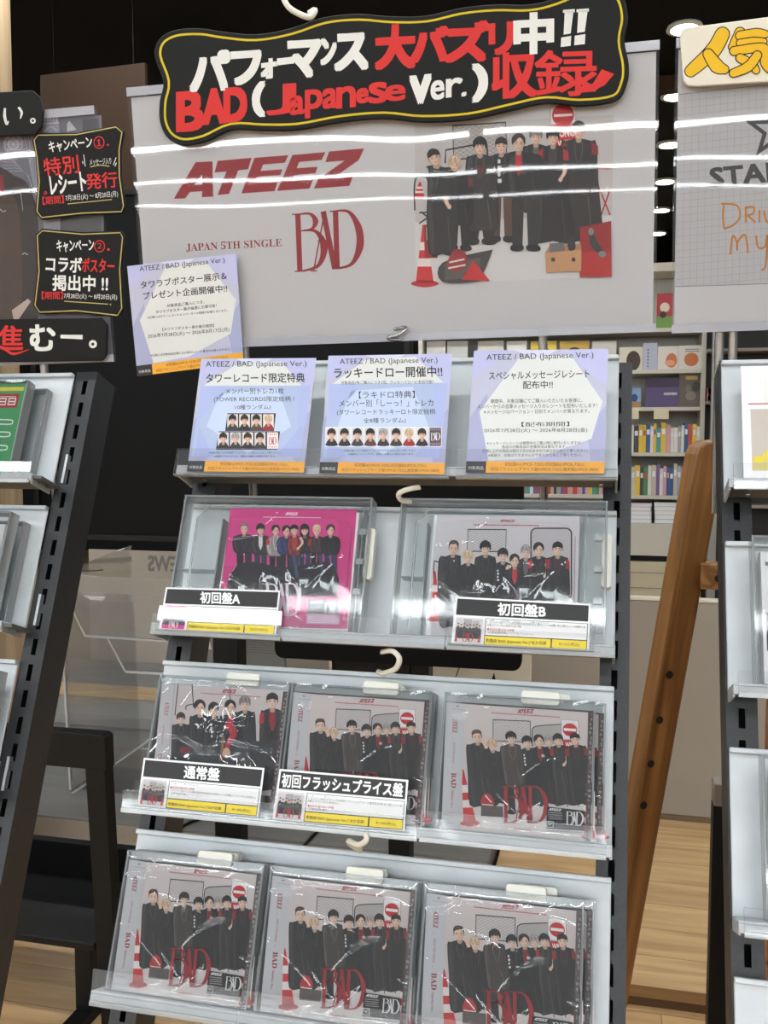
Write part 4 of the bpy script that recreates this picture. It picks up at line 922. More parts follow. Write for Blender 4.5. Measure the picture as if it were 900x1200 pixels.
# ---------------------------------------------------------------- price cards
def price(label, corners, zoomp, title, tq, body, red, foot, cost, thumb, th):
    t, org = board('price_card', label, 'price card', RACK, corners, 11.5, .6, None, 'white price cards with black titles', M_PAPER, .1)
    k = zoomp[2]; q = [((x - zoomp[0]) * k, (y - zoomp[1]) * k) for x, y in corners]
    A = Art(zoomed(*zoomp, RACK, 11.5, org), .02)
    P = lambda a, b: tuple((q[0][j] * (1 - a) + q[1][j] * a) * (1 - b) + (q[3][j] * (1 - a) + q[2][j] * a) * b for j in (0, 1))
    R_ = lambda a0, b0, a1, b1, c, L: A.poly([P(a0, b0), P(a1, b0), P(a1, b1), P(a0, b1)], c, L)
    R_(.015, .04, .985, .38, (36, 35, 36), 1)
    A.text(title, P(tq[0], .34), P(tq[1], .34), abs(P(.5, .34)[1] - P(.5, .085)[1]), (240, 240, 240), 2, .028)
    R_(.235, .42, .985, .98, (40, 40, 40), 1); R_(.24, .43, .98, .77, (244, 244, 244), 2); R_(.24, .79, .72, .965, (244, 220, 44), 2); R_(.73, .79, .98, .965, (244, 220, 44), 2)
    for i, (s_, a0, a1, b) in enumerate(body): A.text(s_, P(a0, b), P(a1, b), None, (50, 50, 52), 3)
    A.text(red[0], P(.25, red[1]), P(.25 + red[2], red[1]), None, (196, 54, 56), 3, .01)
    A.text(foot, P(.25, .93), P(.69, .93), None, (40, 36, 20), 3, .01); A.text(cost, P(.78, .925), P(.93, .925), None, (40, 36, 20), 3)
    c = [P(.02, .43), P(.215, .43), P(.215, .96), P(.02, .96)]
    thumb(A, c, 3); A.build('print', INK, t)
    # clear holder round the card
    xs = [RACK.at(x, y, 11.5)[0] for x, y in corners]; ys = [RACK.at(x, y, 11.5)[1] for x, y in corners]
    x0, x1, y0 = min(xs) - 3, max(xs) + 4, min(ys)
    h = thing('card_holder', th, 'card holder', RM @ T(.5 * (x0 + x1), y0, 10.6) @ Rx(-.72 if 'letter A' in label else 2.), 'clear holders of the price cards')
    w = .5 * (x1 - x0)
    MB().box(-w, w, 1.2, 25, 2.8, 3.4).build('front_sheet', M_CLEAR, h); MB().box(-w, w, 1.2, 25, -.5, 0).build('back_sheet', M_CLEAR, h); MB().box(-w, w, 0, 1.1, -.5, 3.4).build('fold', M_CASEEDGE, h)
def mini(A, c, bg, coat, L, n=8, red=True, pink=False):
    P = lambda a, b: tuple((c[0][j] * (1 - a) + c[1][j] * a) * (1 - b) + (c[3][j] * (1 - a) + c[2][j] * a) * b for j in (0, 1))
    A.poly(c, bg, L)
    h = abs(c[3][1] - c[0][1]); w = abs(c[1][0] - c[0][0])
    r = random.Random(3)
    if not pink: A.poly([P(.3, .06), P(.6, .06), P(.6, .4), P(.3, .4)], tuple(int(v * .8) for v in bg), L + 1); A.poly([P(.62, .1), P(.88, .1), P(.88, .5), P(.62, .5)], tuple(int(v * .86) for v in bg), L + 1)
    for k in range(n):
        x = .1 + .8 * k / (n - 1); y = .3 + r.uniform(-.05, .06) - (.1 if pink else 0)
        cc = tuple(int(v * r.uniform(.7, 1.3)) for v in coat)
        A.poly([P(x - .03, y + .06), P(x + .03, y + .06), P(x + .07, y + .14), P(x + .08, .82), P(x - .08, .82), P(x - .07, y + .14)], cc, L + 2 + k % 2)
        p = P(x, y); A.oval(p[0], p[1], w * .032, h * .06, (206, 168, 148), L + 4, 10); A.poly([P(x - .04, y), P(x - .03, y - .06), P(x + .03, y - .06), P(x + .04, y), P(x, y - .03)], (44, 36, 34), L + 5)
    if red:
        a = P(.3, .95); b = P(.7, .95); A.bad(a, b, h * .35, (170, 40, 50), L + 6)
        for x in (.06, .92): A.poly([P(x, .6), P(x + .05, .95), P(x - .05, .95)], (190, 50, 54), L + 6)
    else: A.bad(P(.3, .96), P(.7, .96), h * .3, (236, 226, 230), L + 6)
B1 = [('・CD', .26, .30, .475), ('・三方背ケース付き', .34, .49, .478), ('・44Pフォトブック', .56, .70, .48)]
B2 = [('・メンバー別トレカ(初回盤限定絵柄/未公開カットA)8種+未公開カットA8種の全', .25, .97, .535), ('16種よりランダム1枚封入(全16種)', .25, .50, .585), ('・応募抽選特典(シリアルナンバー)', .25, .58, .745)]
price('white price card titled with the letter A, before the pink disc', [(194.5, 688), (328.5, 692), (323, 745), (186, 738)], (180, 680, 5.625), '初回盤A', (.32, .66), B1 + B2, ('◆初回生産分封入特典', .675, .20), '表題曲"BAD (Japanese Ver.)"ほか収録', '¥3,025(税込)', lambda A, c, L: mini(A, c, (206, 66, 136), (60, 44, 60), L, red=False, pink=True), 'clear holder of the price card under the pink disc')
price('white price card titled with the letter B, before the grey disc', [(534, 699), (692.5, 707.5), (690, 763), (528.5, 755)], (520, 690, 5.0), '初回盤B', (.32, .67), B1 + B2, ('◆初回生産分封入特典', .675, .20), '表題曲"BAD (Japanese Ver.)"ほか収録', '¥3,025(税込)', lambda A, c, L: mini(A, c, (212, 206, 208), (40, 38, 42), L), 'clear holder of the price card under the grey disc on the second shelf')
B3 = [('・CD', .26, .30, .48), ('・4Pブックレット', .35, .48, .48), ('・メンバー別トレカ(通常盤限定絵柄/未公開カット全8種よりランダム1枚封入)', .25, .96, .64), ('・応募抽選特典(シリアルナンバー)', .25, .56, .70)]
price('white price card with a short three-character title, before the left disc of the third shelf', [(168.5, 888), (310, 900), (302.5, 958), (160.5, 945)], (155, 880, 5.625), '通常盤', (.35, .64), B3, ('◆初回生産分封入特典', .575, .20), '表題曲"BAD (Japanese Ver.)"ほか収録', '¥1,980(税込)', lambda A, c, L: mini(A, c, (208, 200, 202), (70, 40, 44), L, n=7), 'clear holder of the price card under the left disc of the third shelf')
B4 = [('・CD', .26, .29, .48), ('・4Pブックレット', .36, .48, .48), ('・メンバー別セルカトレカ(初回フラッシュプライス盤限定絵柄/未公開セルカ全', .25, .97, .545), ('8種よりランダム1枚封入)', .25, .48, .60), ('・応募抽選特典(シリアルナンバー)', .25, .58, .755)]
price('white price card with a long title, before the middle disc of the third shelf', [(327.5, 901), (478.5, 914), (474, 974), (319, 961)], (310, 895, 5.143), '初回フラッシュプライス盤', (.035, .965), B4, ('◆初回生産分封入特典', .69, .20), '表題曲"BAD (Japanese Ver.)"ほか収録', '¥1,540(税込)', lambda A, c, L: mini(A, c, (210, 204, 206), (40, 38, 40), L), 'clear holder of the price card under the middle disc of the third shelf')

# ---------------------------------------------------------------- discs
def cover_regular(A):
    """booklet front, traced in the enlarged view of the lowest left disc"""
    A.L = 0; A.poly([(262, 97), (866, 168), (812, 872), (164, 800)], (208, 196, 195))
    A.L = 1; A.poly([(232, 560), (838, 600), (812, 872), (164, 800)], (218, 208, 207))
    A.logo((508, 158), (590, 160), 22, (150, 30, 40), 2); A.tiny(383, 153, 712, 190, 7, (176, 92, 98), 2)
    A.L = 2; A.fence([(388, 188), (566, 203), (555, 318), (376, 304)], (54, 48, 50), (206, 196, 196), 6, 8)
    A.L = 5; A.poly([(566, 340), (574, 250), (590, 232), (714, 226), (708, 330)], (176, 168, 166)); A.path([(562, 345), (570, 256), (580, 238), (604, 230), (712, 225)], 5, (48, 44, 46), 6)
    A.noentry([(716, 200), (798, 210), (790, 315), (707, 305)], 6); A.poly([(712, 311), (788, 316), (786, 356), (710, 350)], (186, 36, 42), 7); A.text('WRO', (722, 350), (772, 354), 26, (230, 220, 220), 9, .03)
    A.L = 10
    A.cone(214, 452, 745, 78, 6); A.cone(786, 600, 840, 66, 4); A.L = 13
    A.person(645, 316, 54, (150, 144, 142), 'fringe', (58, 54, 54), 74, 640, 90, inner=(70, 66, 66))
    A.person(690, 310, 56, (32, 27, 27), 'fringe', (48, 44, 44), 82, 660, 110, sleeve=(160, 36, 42), arm=[[(724, 400), (722, 425), (704, 448)]])
    A.person(772, 310, 60, (30, 26, 27), 'cap', (38, 35, 36), 100, 660, 110, sleeve=(140, 34, 40), inner=(60, 34, 38))
    A.person(597, 313, 56, (40, 31, 29), 'part', (36, 34, 35), 80, 650, 96, inner=(130, 32, 38), dx=6, mark=(602, 388, 16, 14, (226, 222, 222)))
    A.person(540, 318, 58, (26, 23, 24), 'fringe', (33, 32, 34), 84, 660, 96, mark=(515, 382, 9, 70, (214, 210, 210)))
    A.person(465, 293, 60, (26, 23, 24), 'fringe', (64, 56, 54), 100, 545, 108, legs=690, legcol=(40, 37, 37), shoe=(28, 26, 26), dx=-8)
    A.person(370, 328, 56, (200, 170, 140), 'fringe', (38, 35, 36), 74, 640, 86, arm=[[(340, 345), (318, 330), (345, 305)]])
    A.person(302, 280, 62, (74, 52, 42), 'up', (42, 39, 40), 112, 650, 140, dx=-2, arm=[[(342, 345), (335, 322), (320, 302)]])
    A.L += 1
    A.stroke([(300, 470), (310, 640)], 4, (74, 70, 68)); A.stroke([(690, 480), (700, 680)], 4, (80, 68, 56)); A.stroke([(760, 480), (752, 680)], 4, (44, 38, 33)); A.L += 1
    A.poly([(284, 654), (388, 664), (384, 722), (278, 712)], (96, 84, 82)); A.blob([(284, 640), (300, 600), (324, 588), (346, 620), (344, 652), (300, 656)], (176, 40, 44), A.L + 1); A.stroke([(310, 600), (336, 640)], 6, (232, 224, 220), A.L + 2); A.stroke([(288, 648), (344, 656)], 5, (232, 224, 220), A.L + 2)
    A.L += 3; A.bad((376, 752), (592, 772), 206, (158, 34, 42))
    A.text(serif('Japanese Ver.'), (428, 798), (512, 806), 20, (186, 96, 102), A.L, res=2)
    A.L += 1; A.poly([(600, 672), (778, 702), (768, 812), (584, 792)], (34, 31, 33)); A.L += 1
    A.logo((606, 694), (668, 702), 14, (236, 234, 234)); A.bad((680, 774), (764, 784), 74, (236, 234, 234))
    for k in range(4): A.tiny(602, 708 + k * 11, 668, 714 + k * 11, 5, (170, 166, 168), seed=k)
    A.stroke([(590, 752), (622, 756), (618, 788), (586, 784)], 4, (232, 230, 230), closed=True); A.stroke([(596, 762), (604, 774), (612, 764)], 4, (232, 230, 230))
    A.poly([(584, 793), (768, 813), (765, 836), (580, 816)], (206, 200, 200)); A.tiny(592, 806, 756, 824, 6, (120, 112, 114), A.L + 1)
OB = (66, -299)
z7 = zoomed(110, 990, 4.5, RACK, 0, OB)
def cover_alternate(A):
    """booklet front of the left disc on the third shelf: closer group picture"""
    A.L = 0; A.poly([(268, 132), (838, 166), (800, 700), (222, 660)], (204, 192, 192))
    A.logo((505, 178), (578, 180), 20, (160, 50, 60), 1); A.tiny(400, 180, 700, 200, 6, (176, 110, 116), 1)
    A.stroke([(285, 130), (268, 290)], 5, (50, 46, 48), 1); A.stroke([(355, 134), (362, 250)], 5, (50, 46, 48), 1); A.stroke([(546, 150), (548, 230)], 4, (50, 46, 48), 1)
    A.path([(325, 262), (330, 240), (400, 228)], 5, (46, 42, 44), 1)
    A.L = 3
    A.person(760, 218, 74, (34, 29, 30), 'cap', (44, 38, 40), 120, 640, 130, inner=(150, 32, 40), sleeve=(176, 40, 48))
    A.person(622, 232, 66, (130, 118, 118), 'fringe', (46, 44, 47), 104, 640, 120)
    A.person(395, 252, 66, (44, 32, 30), 'part', (42, 40, 43), 104, 640, 110)
    A.person(300, 306, 50, (60, 44, 40), 'fringe', (48, 46, 49), 90, 640, 110)
    A.person(466, 262, 62, (40, 32, 30), 'fringe', (38, 37, 40), 100, 640, 110, mark=(452, 330, 8, 80, (206, 204, 204)))
    A.person(550, 252, 64, (32, 27, 27), 'part', (36, 34, 37), 110, 640, 120, inner=(196, 40, 52))
    A.blob([(300, 440), (420, 430), (700, 420), (800, 440), (790, 660), (230, 650)], (52, 52, 56)); A.L += 1
    A.path([(530, 330), (566, 380), (540, 430), (528, 490)], [44, 34, 20, 26], (176, 40, 52)); A.oval(530, 480, 20, 26, (204, 160, 142), A.L + 1); A.L += 2
    A.stroke([(515, 405), (500, 520)], 14, (128, 98, 66)); A.blob([(300, 452), (345, 450), (340, 480), (296, 478)], (120, 40, 50))
z3 = zoomed(140, 770, 4.286, RACK, 0, (71, -126))
def make_disc(name, label, cover, zz, z3_off, M, grp, obi=True):
    t = thing(name, label, 'compact disc', M, grp)
    # clear outer case: walls, front and back
    b_ = MB(); b_.box(-71, -69.2, 0, 125, -10.6, -.8); b_.box(69.2, 71, 0, 125, -10.6, -.8); b_.box(-69.2, 69.2, 123.4, 125, -10.6, -.8); b_.box(-69.2, 69.2, 0, 1.4, -10.6, -.8)
    b_.build('case_wall', M_CASEEDGE, t)
    MB().box(-71, 71, 0, 125, -.75, 0).build('case_front', M_CASE, t, bevel=.3, seg=1)
    MB().box(-69, 69, 1.6, 116.5, -9.4, -5.4).build('disc_tray', mat('smoky_tray', (64, 58, 58), .3) if 'smoky_tray' not in bpy.data.materials else bpy.data.materials['smoky_tray'], t)
    MB().box(-69, 68, 117.0, 123.2, -9.2, -6.0).build('top_rail', M_CASEEDGE, t)
    # booklet
    A = Art(zz, -5.0); cover(A); A.build('booklet', INK, t)
    if obi:
        A = Art(zz if zz is z7 else z3, -4.4); A.L = 0
        if zz is z7:
            A.poly([(172, 82), (264, 97), (166, 800), (78, 788)], (196, 195, 199))
            A.text(serif('ATEEZ'), (196, 170), (186, 252), 22, DRED, 1, .008, res=2); A.text(serif('JAPAN 5TH SINGLE'), (182, 302), (165, 420), 13, (168, 96, 102), 1)
            A.text(serif('BAD'), (158, 470), (149, 552), 24, DRED, 1, .008, res=3); A.text(serif('(Japanese Ver.)'), (148, 560), (132, 660), 16, (158, 60, 68), 1)
            for y_, x_ in ((278, 180), (440, 162)): A.stroke([(x_ + 6, y_ - 6), (x_ + 4, y_ + 8)], 2.2, (178, 120, 124), 1)
            A.tiny(196, 122, 256, 132, 3, (150, 146, 150), 1, 5); A.oval(224, 108, 8, 5, (150, 146, 150), 1, 12); A.tiny(98, 700, 150, 712, 5, (190, 130, 134), 1, 9); A.tiny(92, 740, 140, 750, 5, (120, 116, 120), 1, 8)
        else:
            A.poly([(203, 130), (268, 134), (220, 690), (150, 690)], (198, 194, 197))
            A.text(serif('ATEEZ'), (222, 222), (214, 290), 20, (170, 70, 80), 1, res=2); A.text(serif('JAPAN 5TH SINGLE'), (208, 338), (200, 440), 10, (180, 116, 122), 1); A.text(serif('BAD'), (186, 480), (180, 540), 20, (160, 50, 60), 1, res=2)
        A.build('spine_strip', INK, t)
    MB().box(64.2, 68.6, 2, 116, -4.2, -3.2).build('hinge_strip', mat('dark_hinge', (84, 70, 70), .25) if 'dark_hinge' not in bpy.data.materials else bpy.data.materials['dark_hinge'], t)
    b_ = MB(); rr = random.Random(5)
    for k in range(26): y = 4 + k * 4.3; b_.box(66 + rr.uniform(-.8, 1.2), 67.6 + rr.uniform(-.6, .6), y + rr.uniform(0, 2), y + 2.4 + rr.uniform(.2, 1.2), -3.15, -2.9)
    b_.build('hinge_teeth', bpy.data.materials.get('hinge_grey') or mat('hinge_grey', (132, 116, 116), .35), t)
    # white lock tab on the top edge
    b_ = MB(); b_.prism(rrect(2, 119, 38, 131.5, 3.2), -8.6, -2.2); tb = b_.build('lock_tab', M_WHITEP, t, bevel=.7)
    b_ = MB(); b_.prism(rrect(10, 120.5, 27, 128, 3), -2.1, -1.7); b_.build('tab_mark', M_WHITEP, tb)
    # shrink wrap, crumpled
    wrap(t, 142, 125, .35, len(label), *((1.1, 46, 3.6) if not zz is z7 else (.6, 22, 0.)))
    return t
def wrap(t, w, h, z, seed, amp=.5, ncr=16, dome=0., n=84, m=None):
    r = random.Random(seed); b_ = MB(); ws = [(r.uniform(.02, .11), r.uniform(0, 6.28), r.uniform(-1.2, 1.2), r.uniform(.4, 1)) for _ in range(7)]
    cr = [(r.uniform(-w / 2, w / 2), r.uniform(0, h), r.uniform(0, math.pi), r.uniform(15, 45), r.uniform(.5, 1.3), r.uniform(-.008, .008)) for _ in range(ncr)]
    def zz(x, y):
        s = 0
        for f_, p, a, g in ws: s += .22 * g * math.sin((x * math.cos(a) + y * math.sin(a)) * f_ * 2 + p)
        for cx, cy, a, L_, g, bnd in cr:
            dx, dy = x - cx, y - cy; u = dx * math.cos(a) + dy * math.sin(a); v = -dx * math.sin(a) + dy * math.cos(a)
            v += u * u * bnd; s += g * 2.4 * math.exp(-(u / L_) ** 2 - (v / 1.35) ** 2)
        e = min(1, min(x + w / 2, w / 2 - x, y, h - y) / 5); return z + amp * (.35 + .13 * s) * e + dome * math.exp(-(x / 42) ** 2 - ((y - h * .45) / 34) ** 2) * e
    vs = [(-w / 2 + w * i / n, h * j / n, zz(-w / 2 + w * i / n, h * j / n)) for j in range(n + 1) for i in range(n + 1)]
    b_.add(vs, [(j * (n + 1) + i, j * (n + 1) + i + 1, (j + 1) * (n + 1) + i + 1, (j + 1) * (n + 1) + i) for j in range(n) for i in range(n)])
    o = b_.build('shrink_wrap', m or M_WRAP, t)
    for p in o.data.polygons: p.use_smooth = True
GR = 'shrink-wrapped discs on the two lower shelves'
DZ = -11.1; LEAN = Rx(-.72)
disc = make_disc('compact_disc', 'front disc of the left stack on the lowest shelf', cover_regular, z7, None, RM @ T(66, -298, 0) @ LEAN, GR)
dup(disc, RM @ T(66.5, -298, DZ) @ LEAN, 'second disc of the left stack on the lowest shelf, behind the front one', GR)
dup(disc, RM @ T(66, -298, DZ * 2) @ LEAN, 'third disc of the left stack on the lowest shelf, at its back', GR)
dup(disc, RM @ T(214.7, -298, 0) @ LEAN, 'front disc of the middle stack on the lowest shelf', GR)
dup(disc, RM @ T(215.5, -298, DZ) @ LEAN, 'disc behind the front one in the middle stack on the lowest shelf', GR)
dup(disc, RM @ T(363.2, -298, 0) @ LEAN, 'front disc of the right stack on the lowest shelf', GR)
dup(disc, RM @ T(372, -298, DZ) @ LEAN, 'disc peeping out to the right behind the right stack of the lowest shelf', GR)
dup(disc, RM @ T(215, -126, 0), 'front disc of the middle stack on the third shelf, behind the long-titled price card', GR)
dup(disc, RM @ T(216, -126, DZ), 'second disc of the middle stack on the third shelf', GR)
dup(disc, RM @ T(216.5, -126, DZ * 2), 'last disc of the middle stack on the third shelf, at its back', GR)
dup(disc, RM @ T(369.4, -126, 0), 'front disc of the right stack on the third shelf, red lettering uncovered', GR)
dup(disc, RM @ T(379, -126, DZ), 'disc peeping out to the right behind the right stack of the third shelf', GR)
disc2 = make_disc('compact_disc', 'left disc on the third shelf with a closer group picture under crumpled wrap', cover_alternate, z3, None, RM @ T(71, -126, 0), GR)

# ---------------------------------------------------------------- big clear security cases with the two wide sleeves inside
def cover_pink(A):
    PK = (204, 58, 132); A.L = 0; A.poly([(135, 115), (802, 122), (752, 752), (60, 735)], PK)
    A.L = 1; A.poly([(150, 165), (690, 172), (712, 200), (690, 420), (100, 420)], (212, 68, 142)); A.L = 2
    A.logo((424, 152), (492, 153), 15, (240, 220, 232), 2); A.tiny(308, 164, 614, 168, 6, (236, 200, 220), 2)
    G = [(208, 225, 52, (120, 104, 100), 'up', (40, 36, 46), 112, (226, 186, 168), None, None), (295, 228, 52, (28, 24, 26), 'fringe', (44, 42, 48), 92, (226, 186, 168), (226, 222, 224), None),
         (375, 234, 50, (44, 32, 30), 'part', (150, 142, 144), 92, (226, 186, 168), None, (196, 44, 56)), (528, 232, 54, (24, 21, 24), 'long', (34, 32, 38), 84, (226, 186, 168), None, None),
         (432, 238, 50, (30, 26, 28), 'part', (44, 48, 92), 92, (226, 186, 168), None, None), (474, 232, 52, (36, 28, 28), 'cap', (120, 40, 44), 66, (226, 186, 168), (176, 60, 54), None),
         (592, 236, 52, (214, 190, 150), 'up', (66, 44, 50), 84, (226, 186, 168), None, (170, 50, 50)), (665, 234, 52, (60, 42, 36), 'part', (30, 29, 33), 92, (226, 186, 168), None, None)]
    for k, (x, y, h, hair, st, coat, sw, skin, inner, slv) in enumerate(G):
        A.person(x, y, h, hair, st, coat, sw, 350 + (k % 3) * 8, sw * .86, inner, skin, 565, [(34, 32, 40), (44, 46, 66), (30, 29, 34), (40, 44, 74)][k % 4], (24, 23, 26), sleeve=slv, arm=[[(505, 270), (516, 300), (492, 330)]] if k == 5 else None)
    A.blob([(160, 430), (260, 400), (420, 430), (620, 400), (690, 440), (690, 560), (420, 575), (140, 555)], (40, 38, 46)); A.L += 1
    A.stroke([(470, 360), (490, 480)], 16, (66, 72, 110)); A.stroke([(610, 360), (620, 450)], 16, (58, 62, 100)); A.L += 1
    A.bad((318, 690), (506, 690), 176, (238, 222, 232)); A.L += 1
    A.poly([(548, 598), (722, 604), (714, 678), (542, 672)], (30, 27, 32)); A.poly([(540, 673), (714, 679), (710, 732), (536, 726)], (196, 150, 180)); A.L += 1
    A.logo((560, 620), (622, 621), 14, (236, 232, 236)); A.bad((630, 672), (714, 675), 64, (236, 232, 236))
    for k in range(3): A.tiny(556, 634 + k * 11, 620, 636 + k * 11, 5, (170, 160, 168), seed=k)
    A.stroke([(556, 652), (578, 652), (578, 670), (556, 670)], 3, (232, 228, 232), closed=True)
    for k in range(4): A.tiny(545, 690 + k * 10, 700, 694 + k * 10, 5, (236, 206, 224), seed=k + 4)
def cover_grey(A):
    A.L = 0; A.poly([(50, 96), (735, 102), (715, 700), (18, 690)], (208, 202, 206))
    A.logo((350, 130), (424, 131), 12, DRED, 1); A.tiny(225, 146, 540, 150, 7, (166, 80, 90), 1)
    A.L = 1; A.fence([(198, 165), (382, 166), (379, 272), (194, 270)], (56, 52, 54), (208, 202, 205), 6, 8)
    A.L = 4; A.poly(rrect(500, 160, 694, 500, 26), (190, 184, 188)); q = rrect(500, 160, 694, 500, 26); A.stroke(q, 7, (62, 34, 38), 5, closed=True)
    A.path([(40, 570), (34, 340), (52, 322), (76, 340), (84, 560)], 5, (50, 46, 50), 5); A.cone(40, 365, 590, 60, 0, 6); A.L = 9
    A.stroke([(58, 400), (80, 470)], 5, (50, 46, 48)); A.stroke([(80, 400), (58, 470)], 5, (50, 46, 48))
    RDj = (150, 40, 48)
    for x, y, h, hair, st, coat, sw, inner, slv, hem in ((475, 274, 56, (150, 146, 146), 'fringe', (40, 38, 41), 78, (96, 90, 94), None, 500), (537, 264, 58, (34, 29, 29), 'part', (40, 38, 41), 92, None, (190, 46, 52), 500), (628, 260, 62, (28, 25, 26), 'cap', (38, 36, 40), 104, (64, 36, 42), RDj, 500),
            (282, 258, 60, (28, 24, 25), 'fringe', (38, 37, 40), 100, None, None, 500), (200, 300, 56, (206, 178, 142), 'fringe', (36, 34, 38), 80, None, None, 500), (366, 292, 58, (30, 26, 27), 'fringe', (34, 33, 37), 86, None, None, 500), (422, 318, 54, (44, 33, 30), 'part', (44, 38, 42), 66, (200, 46, 58), None, 500)):
        A.person(x, y, h, hair, st, coat, sw, hem, sw * 1.05, inner, sleeve=slv, arm=[[(575, 330), (578, 365), (566, 390)]] if x == 537 else ([[(395, 340), (385, 355), (400, 345)]] if x == 422 else None), mark=(338, 360, 10, 60, (206, 204, 206)) if x == 366 else None)
    A.person(130, 258, 60, (74, 54, 46), 'up', (40, 38, 41), 104, 628, 96, dx=-18, tilt=6)
def keeper(label, zc, k, cover, x0, x1, y0, y1, disc_label, disc_box, M0=RM):
    cx = .5 * (x0 + x1); w = .5 * (x1 - x0); h = y1 - y0
    t = thing('security_case', label, 'security case', M0 @ T(cx, y0, -24), 'big clear security cases')
    d = 22.
    b_ = MB()
    b_.box(-w, -w + 2.2, 0, h, 0, d); b_.box(w - 2.2, w, 0, h, 0, d); b_.box(-w + 2.2, w - 2.2, h - 2.2, h, 0, d); b_.box(-w + 2.2, w - 2.2, 0, 2, 0, d)
    b_.build('wall', M_CASEEDGE, t, bevel=.5, seg=1)
    MB().box(-w, w, 0, h, d + .1, d + 1.2).build('front_sheet', M_CASE, t, bevel=.4, seg=1)
    MB().box(-w + 2.5, w - 2.5, 2.2, h - 2.4, .0, 1).build('back_sheet', M_CASE, t)
    # moulded ribs: inner frame with chamfered corner, left compartment, hinge side
    b_ = MB(); L0 = -w + 18
    pth = [(L0, 4, d - 3), (L0, h - 26, d - 3), (L0 + 12, h - 11, d - 3), (w - 14, h - 11, d - 3)]
    b_.tube(pth, 1.3, 6); b_.build('moulded_rib', M_CASEEDGE, t)
    b_ = MB(); xl, xr = disc_box[0] - cx, disc_box[1] - cx
    b_.tube([(xl + 4, 4, d + 1.6)] + [(xl + 4, h * .78, d + 1.6), (xl + 4.5, h - 24, d + 1.6), (xr - 22, h - 24.5, d + 1.6), (xr - 10, h - 28, d + 1.6), (xr - 4, h - 38, d + 1.6), (xr - 3, 10, d + 1.6)], .8, 6)
    b_.build('window_ridge', M_CASE, t)
    b_ = MB(); b_.box(xl - 6, xl - 4.6, 2.2, h - 26, 2, d - 2); b_.box(-w + 6, xl - 6, h * .42, h * .42 + 1.2, 2, d - 4); b_.box(-w + 9, -w + 22, h * .42 + 1.3, h * .42 + 1.9, 3, 6); b_.box(xr + 6, xr + 7.2, 2.2, h - 14, 2, d - 2)
    b_.build('divider', M_CASEEDGE, t)
    b_ = MB()
    for yy in (h * .28, h * .5, h * .72): b_.box(w - 12, w - 4, yy, yy + 6, d - 8, d - 1)
    b_.build('hinge', M_CASEEDGE, t)
    b_ = MB(); b_.prism(rrect(w - 5, h * .40, w + 4.5, h * .78, 3.5), 4, 15); b_.build('lock_tab', M_WHITEP, t, bevel=.8)
    # the disc inside
    c2 = .5 * (disc_box[0] + disc_box[1]); dw = .5 * (disc_box[1] - disc_box[0]); dh = disc_box[3] - disc_box[2]
    zt = 14.
    s = thing('disc_sleeve', disc_label, 'compact disc', M0 @ T(c2, y0 + 2.2, -22.5), 'wide disc sleeves in the security cases')
    MB().box(-dw, dw, 0, dh, 0, zt).build('sleeve', M_PAPER, s, bevel=.4, seg=1)
    A = Art(zoomed(zc[0], zc[1], k, RACK, -22.5 + zt, (c2, y0 + 2.2)), zt + .03); cover(A); A.build('cover_print', INK, s)
    wrap(s, 2 * dw, dh, zt + 2.6, len(label), amp=1.0, ncr=26, dome=2.0)
    return t
keeper('clear security case on the second shelf holding the pink disc', (240, 570), 4.5, cover_pink, -4, 208.5, 51.5, 196, 'pink disc sleeve with a standing group, inside the left security case', (49, 194, 53.6, 181))
keeper('clear security case on the second shelf holding the grey disc', (500, 580), 4.09, cover_grey, 239, 448, 51.5, 196, 'grey disc sleeve with a dark-clothed group, inside the right security case', (274, 421, 53.6, 180))

# curled beige hooks hanging under the shelves
hook('beige curled hook beside the clear case on the second shelf, under the middle notice card', RACK, [(492, 571, 6), (480, 573, 12), (468, 578, 12), (470, 586, 4), (482, 588, -4)], 3.0, m=M_CREAMP, flat=.5)
hook('beige curled hook hanging between the second and third shelves', RACK, [(447, 764, 0), (460, 763, 10), (468, 772, 14), (463, 784, 10), (448, 789, 2), (444, 787, -6), (452, 792, -14)], 2.8, m=M_CREAMP, flat=.6)
hook('beige curled hook hanging between the third and lowest shelves', RACK, [(420, 974, 0), (428, 977, 10), (429, 985, 14), (420, 990, 12), (408, 985, 4), (412, 990, -4), (424, 997, -10)], 2.8, m=M_CREAMP, flat=.6)
hook('silver curled wire hook just under the header, above the middle notice card', RACK, [(462, 386, -34), (476, 384, -28), (468, 392, -26), (455, 396, -30), (470, 398, -36), (478, 393, -40)], 2.2, m=M_SILVER)

# ---------------------------------------------------------------- left rack: header poster and hand-lettered boards
lb, lt = HEAD.at(129, 424, 0), HEAD.at(118, 124, 0)
LW, LH = 500, lt[1] - lb[1]
lx = .5 * (lb[0] + lt[0])
ls = sleeve('clear sleeve with a dark gothic poster above the left rack, mostly covered by black boards', HEAD.M @ T(lx - LW, lb[1], 0), LW, LH, mat('grey_poster_paper', (120, 118, 128), .5), poles=(400,))
A = Art(zoomed(0, 95, 5.806, HEAD, 0, (lx - LW, lb[1])), -.36)
A.L = 1; A.poly([(-300, 270), (690, 232), (705, 930), (700, 1880), (-300, 1890)], (112, 110, 122))
A.L = 2; A.poly([(280, 230), (395, 226), (410, 420), (285, 420)], (150, 150, 164))
for k in range(5): A.poly([(300 + k * 20, 232), (308 + k * 20, 232), (310 + k * 20, 275), (298 + k * 20, 275)], (196, 196, 208), 3)
A.stroke([(285, 290), (400, 282)], 10, (200, 200, 212), 3); A.path([(300, 345), (345, 310), (390, 340)], 8, (186, 186, 200), 3)
